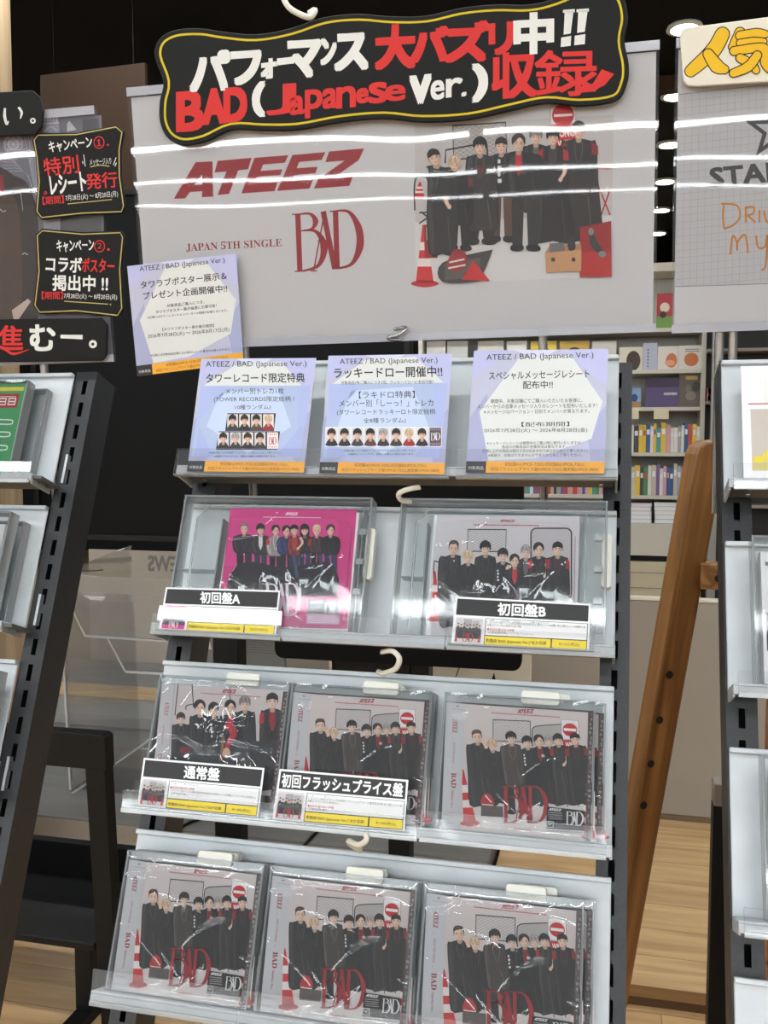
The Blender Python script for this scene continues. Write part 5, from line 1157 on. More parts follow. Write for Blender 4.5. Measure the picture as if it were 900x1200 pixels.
A.poly([(455, 290), (470, 270), (520, 330), (455, 345)], (186, 186, 192), 3); A.poly([(560, 260), (670, 250), (675, 340), (560, 345)], (88, 86, 94), 3)
A.oval(90, 430, 74, 78, (136, 134, 150), 3, 24); A.oval(90, 430, 62, 66, (176, 176, 190), 4, 24); A.oval(90, 430, 54, 58, (126, 124, 140), 5, 24)
for k in range(8):
    t_ = k * math.pi / 4; A.stroke([(90, 430), (90 + 56 * math.cos(t_), 430 + 60 * math.sin(t_))], 7, (186, 186, 200), 6); A.oval(90 + 34 * math.cos(t_ + .39), 430 + 36 * math.sin(t_ + .39), 11, 11, (178, 178, 192), 7, 10)
for k in range(7): A.path([(150 + k * 14, 380), (190 + k * 10, 520 + k * 10), (225 + k * 4, 700 + k * 16)], 6, (168, 168, 184) if k % 2 else (140, 138, 154), 4)
for k in range(6): A.path([(20, 500 + k * 24), (90 + k * 16, 540 + k * 16), (200 + k * 6, 650 + k * 22)], 5, (158, 158, 174), 4)
A.L = 8; A.blob([(-200, 560), (10, 590), (90, 640), (180, 690), (240, 830), (260, 1000), (250, 1400), (220, 1700), (-200, 1720)], (50, 40, 40))
A.blob([(-60, 800), (60, 760), (130, 900), (150, 1300), (120, 1640), (-80, 1660)], (74, 56, 46), 9); A.poly([(-10, 640), (20, 640), (30, 760), (-10, 790)], (140, 30, 36), 10); A.stroke([(140, 760), (155, 880)], 5, (150, 146, 148), 10)
A.stroke([(0, 870), (20, 890), (40, 880)], 5, (196, 192, 190), 10); A.stroke([(150, 1180), (170, 1170), (190, 1182)], 5, (196, 192, 186), 10)
A.poly([(80, 1560), (190, 1480), (210, 1500), (100, 1660)], (196, 176, 166), 10); A.poly([(290, 930), (410, 930), (410, 1040), (300, 1020)], (150, 148, 160), 9); A.poly([(410, 930), (690, 930), (690, 1050), (410, 1040)], (86, 84, 90), 9)
A.build('poster_print', INK, ls)
GOLD = (190, 172, 104)
sg_ = 'hand-lettered signs'
def plaque(label, pts, zoomp, z=9, edge=None, grp=sg_):
    k = zoomp[2]; px = [(zoomp[0] + x / k, zoomp[1] + y / k) for x, y in pts]
    t, org = board('hand_lettered_sign', label, 'sign', HEAD, px, z, 4, None, grp)
    A = Art(zoomed(*zoomp, HEAD, z, org), .03)
    if edge: A.L = 1; A.stroke(edge, 7, GOLD, closed=True)
    A.L = 2
    return t, A
Z5 = (0, 95, 5.806); Z6 = (0, 250, 5.806)
t, A = plaque('upper black hand-lettered campaign sign with number one circled in red', [(214, 396), (250, 352), (520, 352), (790, 298), (842, 342), (820, 470), (824, 650), (852, 850), (836, 902), (560, 912), (280, 944), (236, 892), (256, 680), (240, 520)], Z5,
              edge=[(232, 402), (258, 368), (520, 364), (788, 312), (830, 348), (810, 470), (812, 650), (840, 850), (826, 888), (560, 898), (284, 928), (252, 888), (268, 680), (252, 520)])
A.text('キャンペーン', (338, 488), (630, 452), 76, WH, bmm=0.22); A.path([(674 + 34 * math.cos(a * .42), 418 + 40 * math.sin(a * .42)) for a in range(16)], 6, RD, n=2); A.stroke([(674, 396), (674, 440)], 9, RD); A.stroke([(660, 440), (690, 438)], 6, RD); A.stroke([(662, 408), (676, 396)], 6, RD)
A.text('特別', (306, 650), (542, 622), 122, RD, bmm=0.22); A.text('メッセージ入り', (612, 574), (758, 564), 44, WH); A.path([(614, 584), (680, 572), (744, 580)], 7, GOLD)
for a in ((570, 500, 580, 580), (560, 545, 566, 562), (772, 570, 790, 520), (782, 580, 792, 556)): A.stroke([a[:2], a[2:]], 5, WH)
A.text('レシート', (350, 772), (590, 742), 126, WH, bmm=0.5); A.text('発行', (590, 738), (800, 722), 106, RD, bmm=0.22)
A.text('【期間】', (292, 842), (436, 830), 54, RD, bmm=0.08); A.text('7月28日(火) ～ 8月20日(月)', (448, 822), (804, 792), 46, WH); A.stroke([(460, 836), (762, 806)], 6, GOLD)
A.oval(734, 434, 7, 7, RD); A.path([(300, 770), (310, 750), (318, 764), (304, 772)], 5, RD)
A.build('lettering', INKM, t)
t, A = plaque('lower black hand-lettered campaign sign with number two circled in red', [(240, 148), (280, 104), (560, 128), (824, 118), (846, 160), (826, 380), (842, 650), (806, 708), (520, 676), (266, 686), (222, 630), (252, 400)], Z6,
              edge=[(254, 152), (288, 118), (560, 142), (818, 132), (834, 164), (814, 380), (828, 646), (800, 694), (520, 662), (270, 672), (238, 626), (266, 400)])
A.text('キャンペーン', (388, 264), (640, 256), 80, WH, bmm=0.22); A.path([(678 + 34 * math.cos(a * .42), 224 + 38 * math.sin(a * .42)) for a in range(16)], 6, RD, n=2); A.text('2', (664, 240), (692, 240), 38, RD)
A.oval(738, 246, 9, 9, RD); A.text('コラボ', (312, 392), (552, 404), 100, WH, bmm=0.42); A.text('ポスター', (556, 398), (776, 406), 96, RD, bmm=0.22); A.text('掲出中 !!', (358, 524), (732, 530), 104, WH, bmm=0.42)
A.text('【期間】', (284, 584), (428, 584), 52, RD, bmm=0.08); A.text('7月28日(火) ～ 8月20日(月)', (434, 584), (796, 594), 42, WH); A.stroke([(438, 598), (736, 618)], 6, GOLD); A.oval(752, 620, 5, 5, GOLD)
A.build('lettering', INKM, t)
t, A = plaque('plain black sign with white brush kana, top left corner', [(-300, 90), (220, 62), (270, 108), (292, 200), (280, 312), (240, 362), (-300, 392)], Z5, z=12)
A.path([(34, 184), (32, 240), (46, 292), (58, 272)], [14, 20, 18, 6], WH); A.path([(126, 178), (148, 214), (138, 256)], [16, 18, 6], WH); A.path([(224 + 14 * math.cos(a * .42), 270 + 14 * math.sin(a * .42)) for a in range(16)], 11, WH, n=2)
A.build('lettering', INKM, t)
t, A = plaque('long black sign with a red character and white kana, under the campaign signs', [(-300, 724), (690, 712), (726, 756), (724, 962), (692, 1004), (-300, 1016)], Z6, z=12)
A.char('進', -60, 765, 156, 930, RD, bmm=0.5); A.path([(-10, 910), (40, 930), (96, 956), (200, 926)], [8, 14, 18, 2], RD, L=4)
A.char('む', 206, 762, 372, 932, WH, bmm=1.00); A.stroke([(412, 838), (562, 842)], [24, 30], WH); A.path([(632 + 19 * math.cos(a * .42), 890 + 19 * math.sin(a * .42)) for a in range(16)], 17, WH, n=2)
A.build('lettering', INKM, t)

# goods on the left rack
LF = Frame(LM.translation, LM.col[0][:3], LM.col[1][:3])
def tray_y(v): return -v + 5.2
x1g = LF.at(33, 445, -2)[0]; yb = tray_y(-212); yt = LF.at(33, 445, -2)[1]
t = thing('compact_disc', 'green shrink-wrapped disc with a red label, on the top shelf of the left rack', 'compact disc', LM @ T(x1g - 71, yb, -2))
gh = yt - yb
MB().box(-71, 71, 0, gh, -1.0, 0).build('case_front', M_CASE, t)
b_ = MB(); b_.box(-71, -69.5, 0, gh, -16, -1.1); b_.box(69.5, 71, 0, gh, -16, -1.1); b_.box(-69.4, 69.4, gh - 1.5, gh, -16, -1.1); b_.build('case_wall', M_CASEEDGE, t)
MB().box(-69, 69, 1, gh - 2, -15.5, -5).build('tray', mat('pale_tray', (206, 208, 206), .4), t)
A = Art(None, -4.9); A.L = 0; A.rect(-69, 1, 66, gh - 2, (70, 150, 96)); A.rect(28, gh - 12, 64, gh - 7, (226, 206, 60), 1); A.rect(16, gh - 34, 60, gh - 16, (172, 32, 44), 1)
for x in (20, 34, 47): A.stroke([(x, gh - 30), (x + 9, gh - 30), (x + 9, gh - 22), (x, gh - 22)], 2, (236, 232, 230), 2, closed=True); A.stroke([(x, gh - 26), (x + 9, gh - 26)], 1.6, (236, 232, 230), 2)
A.tiny(20, gh - 19, 56, gh - 19, 1.6, (230, 190, 190), 2); A.L = 1
for y in (.55, .42, .28): A.path([(-60, gh * y - 4), (0, gh * y + 2), (52, gh * y - 1), (58, gh * y + 3), (50, gh * y + 5), (0, gh * y + 6)], 1.6, (224, 232, 224))
A.build('booklet', INK, t); wrap(t, 142, gh, .4, 9)
def plain_case(label, M, w, h, d, art=None, grp='clear cases on the side racks', tabside=1):
    t = thing('clear_case', label, 'clear case', M, grp)
    b_ = MB(); b_.box(-w, -w + 2, 0, h, 0, d); b_.box(w - 2, w, 0, h, 0, d); b_.box(-w + 2.1, w - 2.1, h - 2, h, 0, d); b_.box(-w + 2.1, w - 2.1, 0, 1.6, 0, d); b_.build('wall', M_CASEEDGE, t, bevel=.5, seg=1)
    MB().box(-w, w, 0, h, d + .1, d + 1.1).build('front_sheet', M_CASE, t); MB().box(-w + 2.2, w - 2.2, 2, h - 2.2, 0, .9).build('back_sheet', M_CASE, t)
    if art:
        MB().box(-w + 8, w - 8, 2.2, h - 14, 2, d - 6).build('sleeve', M_PAPER, t); A = Art(None, d - 5.9); art(A, -w + 8, 2.2, w - 8, h - 14); A.build('sleeve_print', INK, t)
    return t
q = LF.at(57, 456, -25); plain_case('empty clear case behind the green disc on the left rack', LM @ T(q[0] - 74, yb, -35.2), 74, q[1] - yb, 12)
def art_dark(A, x0, y0, x1, y1):
    A.rect(x0, y0, x1, y1, (196, 192, 196), 0); A.rect(x0 + 4, y0 + 6, x1 - 4, y1 - 12, (88, 82, 96), 1); A.oval((x0 + x1) / 2, (y0 + y1) / 2, 26, 34, (150, 140, 150), 2); A.tiny(x0 + 6, y1 - 8, x1 - 6, y1 - 8, 3, (90, 86, 92), 2)
yb2 = tray_y(-41); q = LF.at(13, 599, 4); plain_case('clear case with a dark picture on the second shelf of the left rack', LM @ T(q[0] - 74, yb2, -14), 74, q[1] - yb2, 18, art_dark)
q = LF.at(31, 612, -25); plain_case('empty clear case at the back of the second shelf of the left rack', LM @ T(q[0] - 74, yb2, -35.2), 74, q[1] - yb2, 14)
yb3 = tray_y(140); q = LF.at(-2, 782, 0)
plain_case('clear case with a dark picture on the third shelf of the left rack', LM @ T(q[0] - 74, yb3, -20), 74, 128, 18, art_dark)
lip(q[0] - 470, LF.at(46, 560, 8)[0] - 12, -212, 8.2, 24, LM, 'clear acrylic lip on the top shelf of the left rack', M_CLEAR)

# ---------------------------------------------------------------- right rack: header and goods
rs = sleeve('clear sleeve with a gridded grey poster and a big star, above the right rack', HEAD.M @ T(608, -2.5, 0) @ Matrix.Rotation(math.radians(-.0), 4, 'Y'), 560, 300, M_POSTER, poles=(52, 66, 420))
A = Art(zoomed(780, 0, 3, HEAD, 0, (608, -2.5)), -.36)
A.L = 1; gx0, gx1 = 42, 1500; A.poly([(44, 332), (gx1, 170), (gx1, 960), (34, 1008)], (190, 190, 194))
for k in range(28):
    t_ = k / 27; A.stroke([(44 - 10 * t_, 332 + 676 * t_), (700, 332 - 73 + 650 * t_ + 40 * t_)], 1.6, (168, 168, 174), 2)
    A.stroke([(44 + 25 * k, 332 - 2.8 * k), (34 + 25 * k, 1008 - 1.2 * k)], 1.6, (168, 168, 174), 2)
A.stroke([(44, 332), (gx1, 170)], 3, (140, 140, 146), 3); A.stroke([(34, 1008), (gx1, 960)], 3, (140, 140, 146), 3)
A.L = 4; cx_, cy_, R_ = (907.7 - 780) * 3, 152.6 * 3, 112
star = [(cx_ + (R_ if k % 2 == 0 else R_ * .40) * math.cos(math.radians(-90 + 36 * k)), cy_ + (R_ if k % 2 == 0 else R_ * .40) * math.sin(math.radians(-90 + 36 * k))) for k in range(10)]
star2 = [(cx_ + (x - cx_) * .62, cy_ + (y - cy_) * .62) for x, y in star]
for k in range(10): A.poly([star[k], star[(k + 1) % 10], star2[(k + 1) % 10], star2[k]], (58, 57, 62))
A.text('STAR', (162, 658), (420, 634), 66, (62, 61, 66), 4, .03)
OR = (196, 126, 46)
for pts in (((205, 715), (202, 760), (206, 805)), ((195, 716), (250, 722), (262, 760), (240, 790), (206, 804)), ((282, 725), (282, 782)), ((282, 730), (310, 728), (308, 750), (284, 758)), ((290, 758), (316, 782)), ((330, 738), (330, 782)), ((345, 740), (358, 782), (376, 738)),
            ((228, 895), (236, 830), (250, 850), (252, 880), (254, 850), (280, 826), (290, 890)), ((318, 828), (326, 870), (350, 866), (358, 826), (352, 930), (338, 950)), ((392, 850), (420, 850))):
    A.path(pts, 7, OR, 5)
A.build('poster_print', INK, rs)
q_ = [(797, 40), (800, 34), (806, 32), (990, 8), (996, 14), (996, 84), (990, 90), (815, 101), (806, 100), (801, 95)]
t, org = board('hand_lettered_sign', 'cream hand-lettered sign with bulging yellow characters, top of the right header', 'sign', HEAD, q_, 11, 4, None, sg_, mat('cream_board', (230, 224, 208), .6))
A = Art(zoomed(780, 0, 3, HEAD, 11, org), .03); YL, OL = (232, 186, 40), (54, 44, 30)
fat = [([(200, 120), (165, 180), (88, 250)], [46, 50, 38]), ([(150, 190), (180, 232), (206, 244)], [34, 46, 30]), ([(262, 115), (245, 150), (232, 166)], [34, 32, 20]), ([(262, 126), (320, 118), (352, 120)], [30, 32, 22]), ([(262, 152), (310, 146), (345, 146)], [24, 26, 20]),
       ([(240, 180), (330, 168), (352, 180), (350, 220), (366, 244)], [28, 30, 30, 30, 26]), ([(262, 205), (300, 225), (318, 248)], [28, 30, 22]), ([(322, 195), (290, 235), (238, 258)], [28, 32, 26])]
for i, (pts, w) in enumerate(fat): A.L = 1 + i * 3; A.path(pts, [x + 8 for x in w], OL); A.oval(*pts[0], w[0] / 2 + 4, w[0] / 2 + 4, OL); A.oval(*pts[-1], w[-1] / 2 + 4, w[-1] / 2 + 4, OL); A.L += 1; A.path(pts, w, YL); A.oval(*pts[0], w[0] / 2, w[0] / 2, YL, A.L + .4); A.oval(*pts[-1], w[-1] / 2, w[-1] / 2, YL, A.L + .4)
A.build('lettering', INKM, t)
q_ = [(896, 330), (1000, 326), (1000, 372), (897, 377), (894, 350)]
RF = Frame(RMr.translation, RMr.col[0][:3], RMr.col[1][:3])
yb = tray_y(-213); a_ = RF.at(868, 429, -6)
t = thing('photo_card', 'white card with a small photograph and a red line, on the right rack', 'card', RMr @ T(a_[0] + 70, yb, -6))
ch_ = a_[1] - yb
MB().box(-70, 70, 0, ch_, -1, 0).build('card', M_PAPER, t)
A = Art(None, .02); A.rect(-64, ch_ * .66, 64, ch_ * .665 + .6, (186, 70, 70), 0); A.rect(-62, 12, 64, ch_ * .62, (196, 186, 178), 0); A.poly([(-62, 12), (64, 12), (64, 30), (-62, 26)], (206, 190, 120), 1)
for k in range(7): A.oval(-55 + k * 9, 24 + 5 * (k % 3), 6, 4, (222, 202, 70), 2, 9)
for k, a in enumerate((-14, 6, 14)):
    c_, s_ = math.cos(math.radians(a)), math.sin(math.radians(a)); f_ = lambda x, y: (-24 + k * 16 + x * c_ - y * s_, 52 + x * s_ + y * c_)
    A.poly([f_(-14, -22), f_(14, -22), f_(14, 22), f_(-14, 22)], (58, 56, 66), 3 + k); A.poly([f_(-11, -14), f_(11, -14), f_(11, 18), f_(-11, 18)], (150, 140, 150), 3.5 + k)
A.text('AVCD61740', (-66, 3.5), (-24, 3.5), None, (60, 58, 60), 1); A.mp = lambda x, y: (x, y)
o = A.build('print', INK, t)
yb2 = tray_y(-17); q = RF.at(881, 627, 2)
def art_pale(A, x0, y0, x1, y1):
    A.rect(x0, y0, x1, y1, (222, 222, 224), 0); A.rect(x0 + 3, y0 + 30, x0 + 9, y0 + 66, (60, 58, 62), 1); A.rect(x0 + 14, y0 + 20, x1 - 6, y1 - 22, (150, 146, 152), 1); A.tiny(x0 + 4, y1 - 10, x1 - 8, y1 - 10, 4, (110, 106, 110), 1)
plain_case('clear case with a pale sleeve on the second shelf of the right rack', RMr @ T(q[0] + 78, yb2, -20), 78, q[1] - yb2, 22, art_pale)
yb3 = tray_y(180); q = RF.at(893, 884, 2)
plain_case('clear case with a pale sleeve on the third shelf of the right rack', RMr @ T(q[0] + 78, yb3, -20), 78, q[1] - yb3, 22, art_pale)
lip(-10, 456, -213, 8.2, 24, RMr, 'clear acrylic lip on the top shelf of the right rack', M_CLEAR)
lip(-10, 456, -17, 8.2, 22, RMr, 'clear acrylic lip on the second shelf of the right rack', M_CLEAR)
lip(-10, 456, 180, 8.2, 22, RMr, 'clear acrylic lip on the third shelf of the right rack', M_CLEAR)

# ---------------------------------------------------------------- tall bookcase far behind
YB = 6.0
XB0, XB1 = atY(490, 450, YB).x, atY(827, 450, YB).x
zz_ = lambda y: atY(785, y, YB).z
M_CASEW = mat('bookcase_laminate', (206, 200, 186), .5); M_CASEB = mat('bookcase_back', (176, 174, 166), .6)
cxb = .5 * (XB0 + XB1); hwb = .5 * (XB1 - XB0)
t = thing('bookcase', 'tall cream bookcase full of books, far behind between the centre and right racks', 'bookcase', place(cxb, YB, 0))
ztop = zz_(318)
wb(MB(), -hwb, hwb, .30, .32, zz_(652), ztop).build('back_panel', M_CASEB, t)
for sgn in (-1, 1): wb(MB(), sgn * hwb - (.03 if sgn > 0 else 0), sgn * hwb + (.03 if sgn < 0 else 0), 0, .299, zz_(652), ztop).build('side_panel', M_CASEW, t, bevel=2)
SH = [433, 477, 530.5, 581, 614]
for y in SH + [384]: wb(MB(), -hwb + .031, hwb - .031, .002, .298, zz_(y) - .026, zz_(y)).build('shelf', M_CASEW, t, bevel=2)
wb(MB(), -hwb, hwb, -.01, .30, ztop + .0005, ztop + .06).build('cornice', M_CASEW, t, bevel=3)
wb(MB(), -hwb + .031, hwb - .031, .004, .02, zz_(652), zz_(618)).build('drawer', M_CASEW, t, bevel=3)
wb(MB(), -hwb + .02, hwb - .02, .05, .29, zz_(659), zz_(652) - .001).build('shadow_gap', M_BLACK, t)  # black box: shadow between drawer and base cabinet put into the colour
wb(MB(), -hwb - .1, hwb, -.02, .30, 0, zz_(659) - .001).build('base_cabinet', mat('base_laminate', (206, 192, 162), .5), t, bevel=4)
for y in (672, 690): wb(MB(), -hwb - .1, hwb, -.024, -.0205, zz_(y), zz_(y) + .006).build('groove', M_TAUPE, t)
for px, py in ((775, 481), (740, 481)): q = atY(px, py, YB); wb(MB(), q.x - cxb - .05, q.x - cxb + .05, -.008, -.001, q.z - .06, q.z + .012).build('shelf_label', mat('label_card', (226, 214, 180), .6) if 'label_card' not in bpy.data.materials else bpy.data.materials['label_card'], t)
BOOKM = {}
def bm_of(c):
    if c not in BOOKM: BOOKM[c] = mat('book_cover', c, .45)
    return BOOKM[c]
CN = {(226, 222, 214): 'white', (228, 190, 60): 'yellow', (52, 84, 130): 'blue', (196, 78, 60): 'red', (222, 120, 60): 'orange', (80, 130, 80): 'green', (120, 90, 140): 'purple', (200, 190, 170): 'beige', (64, 62, 66): 'black', (214, 160, 168): 'pink', (70, 150, 150): 'teal', (166, 166, 170): 'grey'}
CL = list(CN)
ORD = ['first', 'second', 'third', 'fourth', 'fifth', 'sixth', 'seventh', 'eighth', 'ninth', 'tenth', 'eleventh', 'twelfth', 'thirteenth', 'fourteenth', 'fifteenth', 'sixteenth', 'seventeenth', 'eighteenth', 'nineteenth', 'twentieth']
def ordinal(n):
    if n < 20: return ORD[n]
    return ('twenty', 'thirty', 'forty', 'fifty')[(n + 1) // 10 - 2] + ('-' + ORD[(n + 1) % 10 - 1] if (n + 1) % 10 else '-even') if (n + 1) % 10 else ('twentieth', 'thirtieth', 'fortieth', 'fiftieth')[(n + 1) // 10 - 2]
rb = random.Random(11)
def row(px0, px1, ys, htop, words, grp, order=None, dep=.16):
    x = atY(px0, ys, YB).x; xe = atY(px1, ys, YB).x; z = zz_(ys) + .0006; n = 0
    while x < xe - .012:
        w = rb.uniform(.018, .034); c = order[n] if order and n < len(order) else rb.choice(CL); h = atY(785, htop, YB).z - z + rb.uniform(-.025, .012)
        if order is None and n % 9 == 0: h += .01
        b_ = MB(); b_.box(-w * 500, w * 500, 0, 2, 0, h * 1000); b_.box(-w * 500, -w * 500 + 1.5, 2, dep * 1000, 0, h * 1000); b_.box(w * 500 - 1.5, w * 500, 2, dep * 1000, 0, h * 1000); b_.box(-w * 500 + 1.6, w * 500 - 1.6, 2, dep * 1000 - 4, 3, h * 1000 - 4, 1)
        b_.box(-w * 330, w * 330, -.4, 0, h * 620, h * 800, 1 if n % 3 else 2)
        o = b_.build('book', [bm_of(c), M_PAPER, bm_of(CL[(n * 5) % len(CL)])], None, Matrix.Translation((x + w / 2, YB + .03, z)))
        tag(o, f'{CN[c]} book, {ordinal(n)} from the left {words}', 'book', grp); x += w + .0012; n += 1
o3 = [(226, 222, 214), (64, 62, 66), (228, 190, 60), (228, 190, 60), (52, 84, 130), (226, 222, 214), (228, 190, 60), (70, 150, 150), (228, 190, 60), (214, 160, 168), (226, 222, 214), (226, 222, 214), (166, 166, 170), (226, 222, 214), (52, 84, 130), (196, 78, 60), (228, 190, 60), (226, 222, 214), (196, 78, 60), (80, 130, 80), (222, 120, 60), (226, 222, 214), (120, 90, 140), (222, 120, 60), (226, 222, 214), (166, 166, 170)]
row(738, 822, 530.5, 497, 'in the visible upper row of spines', 'spines in the upper row of the bookcase', o3)
row(598, 738, 581, 546, 'in the lower spine row, behind the centre rack', 'spines in the lower row of the bookcase, behind the rack')
row(739, 822, 581, 545, 'in the lower spine row beside the easel', 'spines in the lower row of the bookcase', [(200, 190, 170), (228, 190, 60), (64, 62, 66), (80, 130, 80), (226, 222, 214), (200, 190, 170), (120, 90, 140), (226, 222, 214), (214, 160, 168)])
def face(px0, py0, px1, py1, c, label, deco=None):
    a, b = atY(px0, py0, YB + .06), atY(px1, py1, YB + .06); x = .5 * (a.x + b.x); w = .5 * (b.x - a.x) * 1000; h = (a.z - b.z) * 1000
    zb_ = min(zz_(s) for s in (384, 433, 477) if zz_(s) <= b.z + .05) if False else None
    near = min((384, 433, 477), key=lambda s: abs(zz_(s) - b.z)); z = zz_(near) + .0006; h += (b.z - z) * 1000
    t = thing('display_book', label, 'book', Matrix.Translation((x, YB + .06, z)), 'books shown face out on the bookcase')
    MB().box(-w, w, 0, 14, 0, h).build('cover', bm_of(c), t, bevel=.8, seg=1); MB().box(-w + 1, w - 1, 14.1, 24, 1, h - 1).build('pages', M_PAPER, t)
    if deco:
        A = Art(None, 0.3); deco(A, w, h); A.build('cover_print', INK, t, Matrix.Rotation(math.radians(90), 4, 'X'))
rnd = lambda c: (lambda A, w, h: A.oval(0, h * .45, w * .6, h * .33, c, 0))
face(726, 407, 753, 433, (214, 206, 186), 'cream book with a dark disc on its cover, upper bookcase shelf', lambda A, w, h: A.oval(w * .2, h * .42, w * .6, h * .42, (70, 50, 40), 0))
face(754, 402, 770, 433, (182, 184, 200), 'pale lavender book with a vertical line of type, upper bookcase shelf', lambda A, w, h: [A.rect(-w * .4, h * (.12 + .12 * k), -w * .25, h * (.18 + .12 * k), (70, 70, 90), 0) for k in range(6)])
face(771, 406, 794.5, 433, (224, 214, 204), 'glossy white book with an orange cloud on its cover, upper bookcase shelf', lambda A, w, h: (A.oval(w * .35, h * .4, w * .55, h * .3, (206, 116, 74), 0), A.oval(w * .2, h * .3, w * .5, h * .12, (226, 160, 120), 1)))
face(795.5, 405, 825, 433, (216, 212, 202), 'white book with a round orange-brown spot, upper bookcase shelf', lambda A, w, h: (A.oval(0, h * .42, w * .56, h * .28, (196, 110, 58), 0), A.tiny(-w * .5, h * .86, w * .6, h * .86, h * .05, (120, 116, 110), 1), A.tiny(-w * .5, h * .78, w * .6, h * .78, h * .05, (120, 116, 110), 1, 4)))
face(757, 443, 795, 477, (84, 66, 110), 'purple box-like book lying behind the second shelf edge of the bookcase', lambda A, w, h: (A.rect(-w, h * .68, w, h, (66, 48, 78), 0), A.tiny(w * .1, h * .5, w * .9, h * .5, h * .1, (206, 200, 210), 1, 3)))
face(796, 438, 826, 477, (92, 82, 70), 'dark brown picture book beside the purple one, second bookcase shelf', lambda A, w, h: (A.rect(-w * .5, h * .82, w * .4, h * .93, (196, 160, 80), 0), A.oval(w * .3, h * .6, w * .3, h * .16, (60, 54, 48), 0), A.oval(-w * .1, h * .34, w * .4, h * .14, (130, 120, 108), 0), A.oval(-w * .3, h * .55, w * .2, h * .12, (116, 106, 94), 0)))
face(736, 455, 751, 477, (130, 160, 196), 'small blue book at the end of the second bookcase shelf, beside the black post', lambda A, w, h: (A.oval(0, h * .5, w * .5, h * .2, (40, 70, 130), 0), A.rect(-w, 0, w, h * .3, (170, 130, 80), 0)))
face(770, 344, 788, 384, (170, 40, 46), 'red book on the highest visible bookcase shelf, between the two headers', lambda A, w, h: (A.rect(-w, 0, w, h * .35, (110, 150, 70), 0), A.oval(0, h * .6, w * .6, h * .14, (230, 210, 190), 0), A.oval(-w * .2, h * .4, w * .4, h * .1, (60, 40, 40), 1)))
for k, (a, b, c, w_) in enumerate(((500, 522, (206, 200, 196), 'white'), (524, 548, (190, 188, 182), 'grey'), (560, 590, (204, 198, 188), 'beige'), (594, 617, (224, 220, 212), 'pale'), (622, 652, (214, 186, 70), 'yellow'), (656, 690, (196, 160, 70), 'gold-toned'), (694, 722, (210, 206, 196), 'light'))):
    face(a, 400, b, 433, c, w_ + ' book shown face out just below the header, ' + ordinal(k) + ' from the left', (lambda A, w, h: A.oval(0, h * .6, w * .5, h * .2, (60, 56, 50), 0)) if k in (4, 5) else None)
def stack(px0, px1, ys, ytop, cols, words):
    a, b = atY(px0, ys, YB), atY(px1, ys, YB); z = zz_(ys) + .0008; H = zz_(ytop) - z; n = len(cols)
    for k, c in enumerate(cols):
        h = H / n; w = .5 * (b.x - a.x) - rb.uniform(0, .008)
        o = MB().box(-w * 1000, w * 1000, 0, 210, 0, h * 1000 - .8).box(-w * 1000 + 2, w * 1000 - 2, -.5, 0, 2, h * 1000 - 3, 1).build('magazine', [bm_of(c), M_PAPER], None, Matrix.Translation((.5 * (a.x + b.x) + rb.uniform(-.004, .004), YB + .02, z)))
        tag(o, f'{("lowest", "second", "third", "fourth", "topmost")[k] if k < n - 1 else "topmost"} magazine in the {words} stack under the bookcase shelves', 'magazine', 'stacked magazines in the bookcase'); z += h
stack(738, 764, 614, 590, [(206, 190, 190), (214, 206, 204), (196, 186, 186), (216, 196, 198), (200, 150, 150)], 'pinkish left')
stack(766, 796, 614, 589, [(150, 172, 150), (206, 210, 204), (190, 204, 192), (214, 216, 210), (176, 196, 178)], 'greenish right')
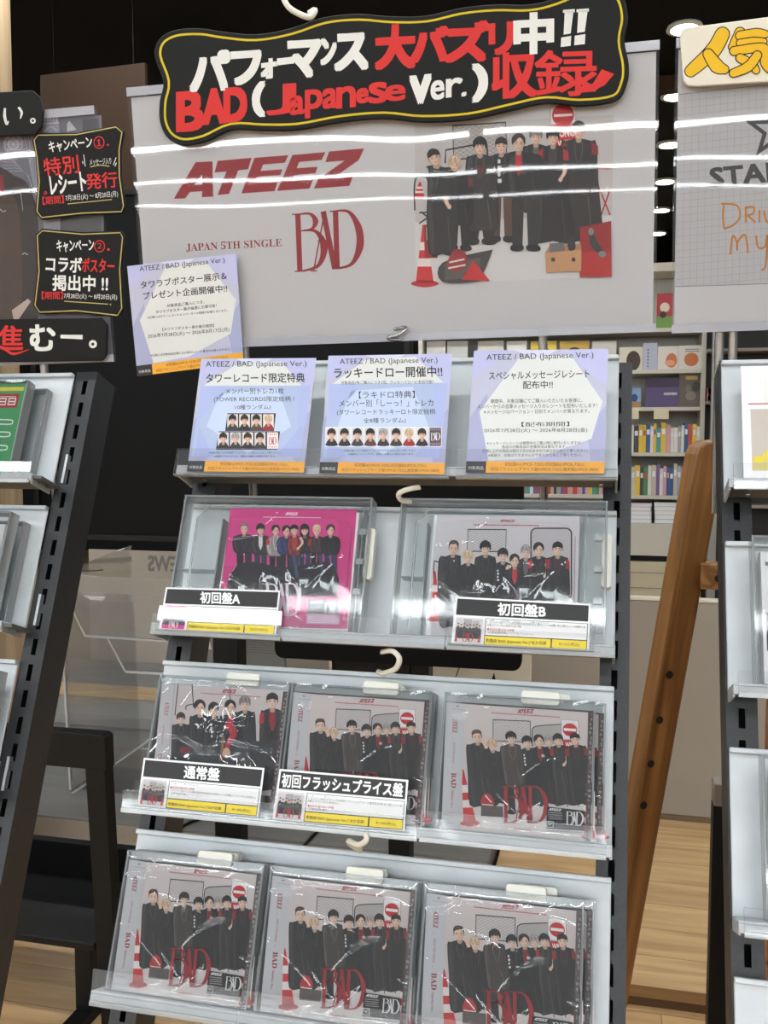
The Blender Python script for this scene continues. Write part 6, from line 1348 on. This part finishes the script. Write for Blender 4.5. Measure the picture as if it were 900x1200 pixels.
# tall narrow goods shelf to the right of the bookcase
a, b = atY(830, 450, YB - .2).x, atY(848, 450, YB - .2).x
t = thing('goods_shelf', 'narrow dark goods shelf with a grey upright, right of the bookcase', 'shelf', place(b, YB - .2, 0))
wb(MB(), a - b, 1.2, .25, .27, 0, 2.3).build('back_panel', mat('dark_shelf_back', (26, 22, 22), .6), t)
wb(MB(), -.075, -.02, 0, .05, 0, 2.25).build('upright', mat('grey_upright', (150, 148, 144), .4, .4), t, bevel=3)
for z in (.5, 1.0, 1.35, 1.7, 2.05): wb(MB(), a - b, 1.2, .06, .249, z, z + .02).build('shelf', M_TAUPE, t)
for k, (y, c, w_) in enumerate(((448, (196, 60, 60), 'small red and white box'), (470, (150, 96, 60), 'small brown box'), (498, (206, 200, 190), 'small pale box'))):
    q = atY(833, y, YB - .1); z = max(z_ for z_ in (.5, 1.0, 1.35, 1.7, 2.05) if z_ < q.z) + .0206
    tt = tag(MB().box(-22, 22, 0, 60, 0, 90).box(-22.5, 22.5, -.6, 0, 30, 55, 1).build('goods_box', [bm_of(c), M_PAPER], None, Matrix.Translation((q.x, YB - .13, z)), bevel=1), w_ + ' on the dark goods shelf beside the bookcase', 'box', 'boxes on the goods shelf')
# reversed lettering board on the far counter, and a small red sign by it
a, b = atY(104, 662, 4.25), atY(300, 662, 4.25)
t = thing('sign_board', 'tan board with reversed grey lettering seen from behind, through the clear bin', 'sign', place(.5 * (a.x + b.x), 4.25, 0))
hw = .5 * (b.x - a.x); zt = atY(150, 645, 4.25).z
wb(MB(), -hw, hw, 0, .015, 0, zt).build('board', mat('tan_board', (172, 160, 146), .6), t, bevel=2)
A = Art(lambda x, y: (x, y), .05); q0, q1 = atY(174, 670, 4.25), atY(216, 672, 4.25)
xx0, xx1 = (q0.x - .5 * (a.x + b.x)) * 1000, (q1.x - .5 * (a.x + b.x)) * 1000; zz0 = q0.z * 1000
A.text('NEWS', (xx1 + 28, zz0 + 4), (xx0, zz0 + 4), 92, (126, 118, 112), 1, .03, res=3)
# mirrored: flip the winding back and mirror upright
A.v = [(x, abs(y - (zz0 + 4)) + zz0 + 4, z) for x, y, z in A.v]
A.f = [f if sum(A.v[f[i]][0] * A.v[f[(i + 1) % len(f)]][1] - A.v[f[(i + 1) % len(f)]][0] * A.v[f[i]][1] for i in range(len(f))) > 0 else f[::-1] for f in A.f]
A.build('lettering', INKM, t, Matrix.Translation((0, -.001, 0)) @ Rx(90))
q = atY(75, 660, 2.6)
t = thing('price_flag', 'small white and red card by the top of the clear bin', 'card', place(q.x, 2.6, .1155))
zt = atY(75, 643, 2.6).z - .1155; zb_ = atY(75, 668, 2.6).z - .1155
MB().prism([(-10, zb_ * 1000), (14, zb_ * 1000), (14, zt * 1000 - 30), (0, zt * 1000), (-10, zt * 1000 - 6)], 0, 1.5).build('card', M_PAPER, t, Rx(90)); MB().prism([(-4, zb_ * 1000 + 14), (12, zb_ * 1000 + 14), (10, zt * 1000 - 34), (2, zt * 1000 - 22)], 1.6, 1.9).build('red_mark', bm_of((196, 60, 60)), t, Rx(90))
MB().box(-2, 2, -2, 2, 0, zb_ * 1000).build('stem', M_SILVER, t)
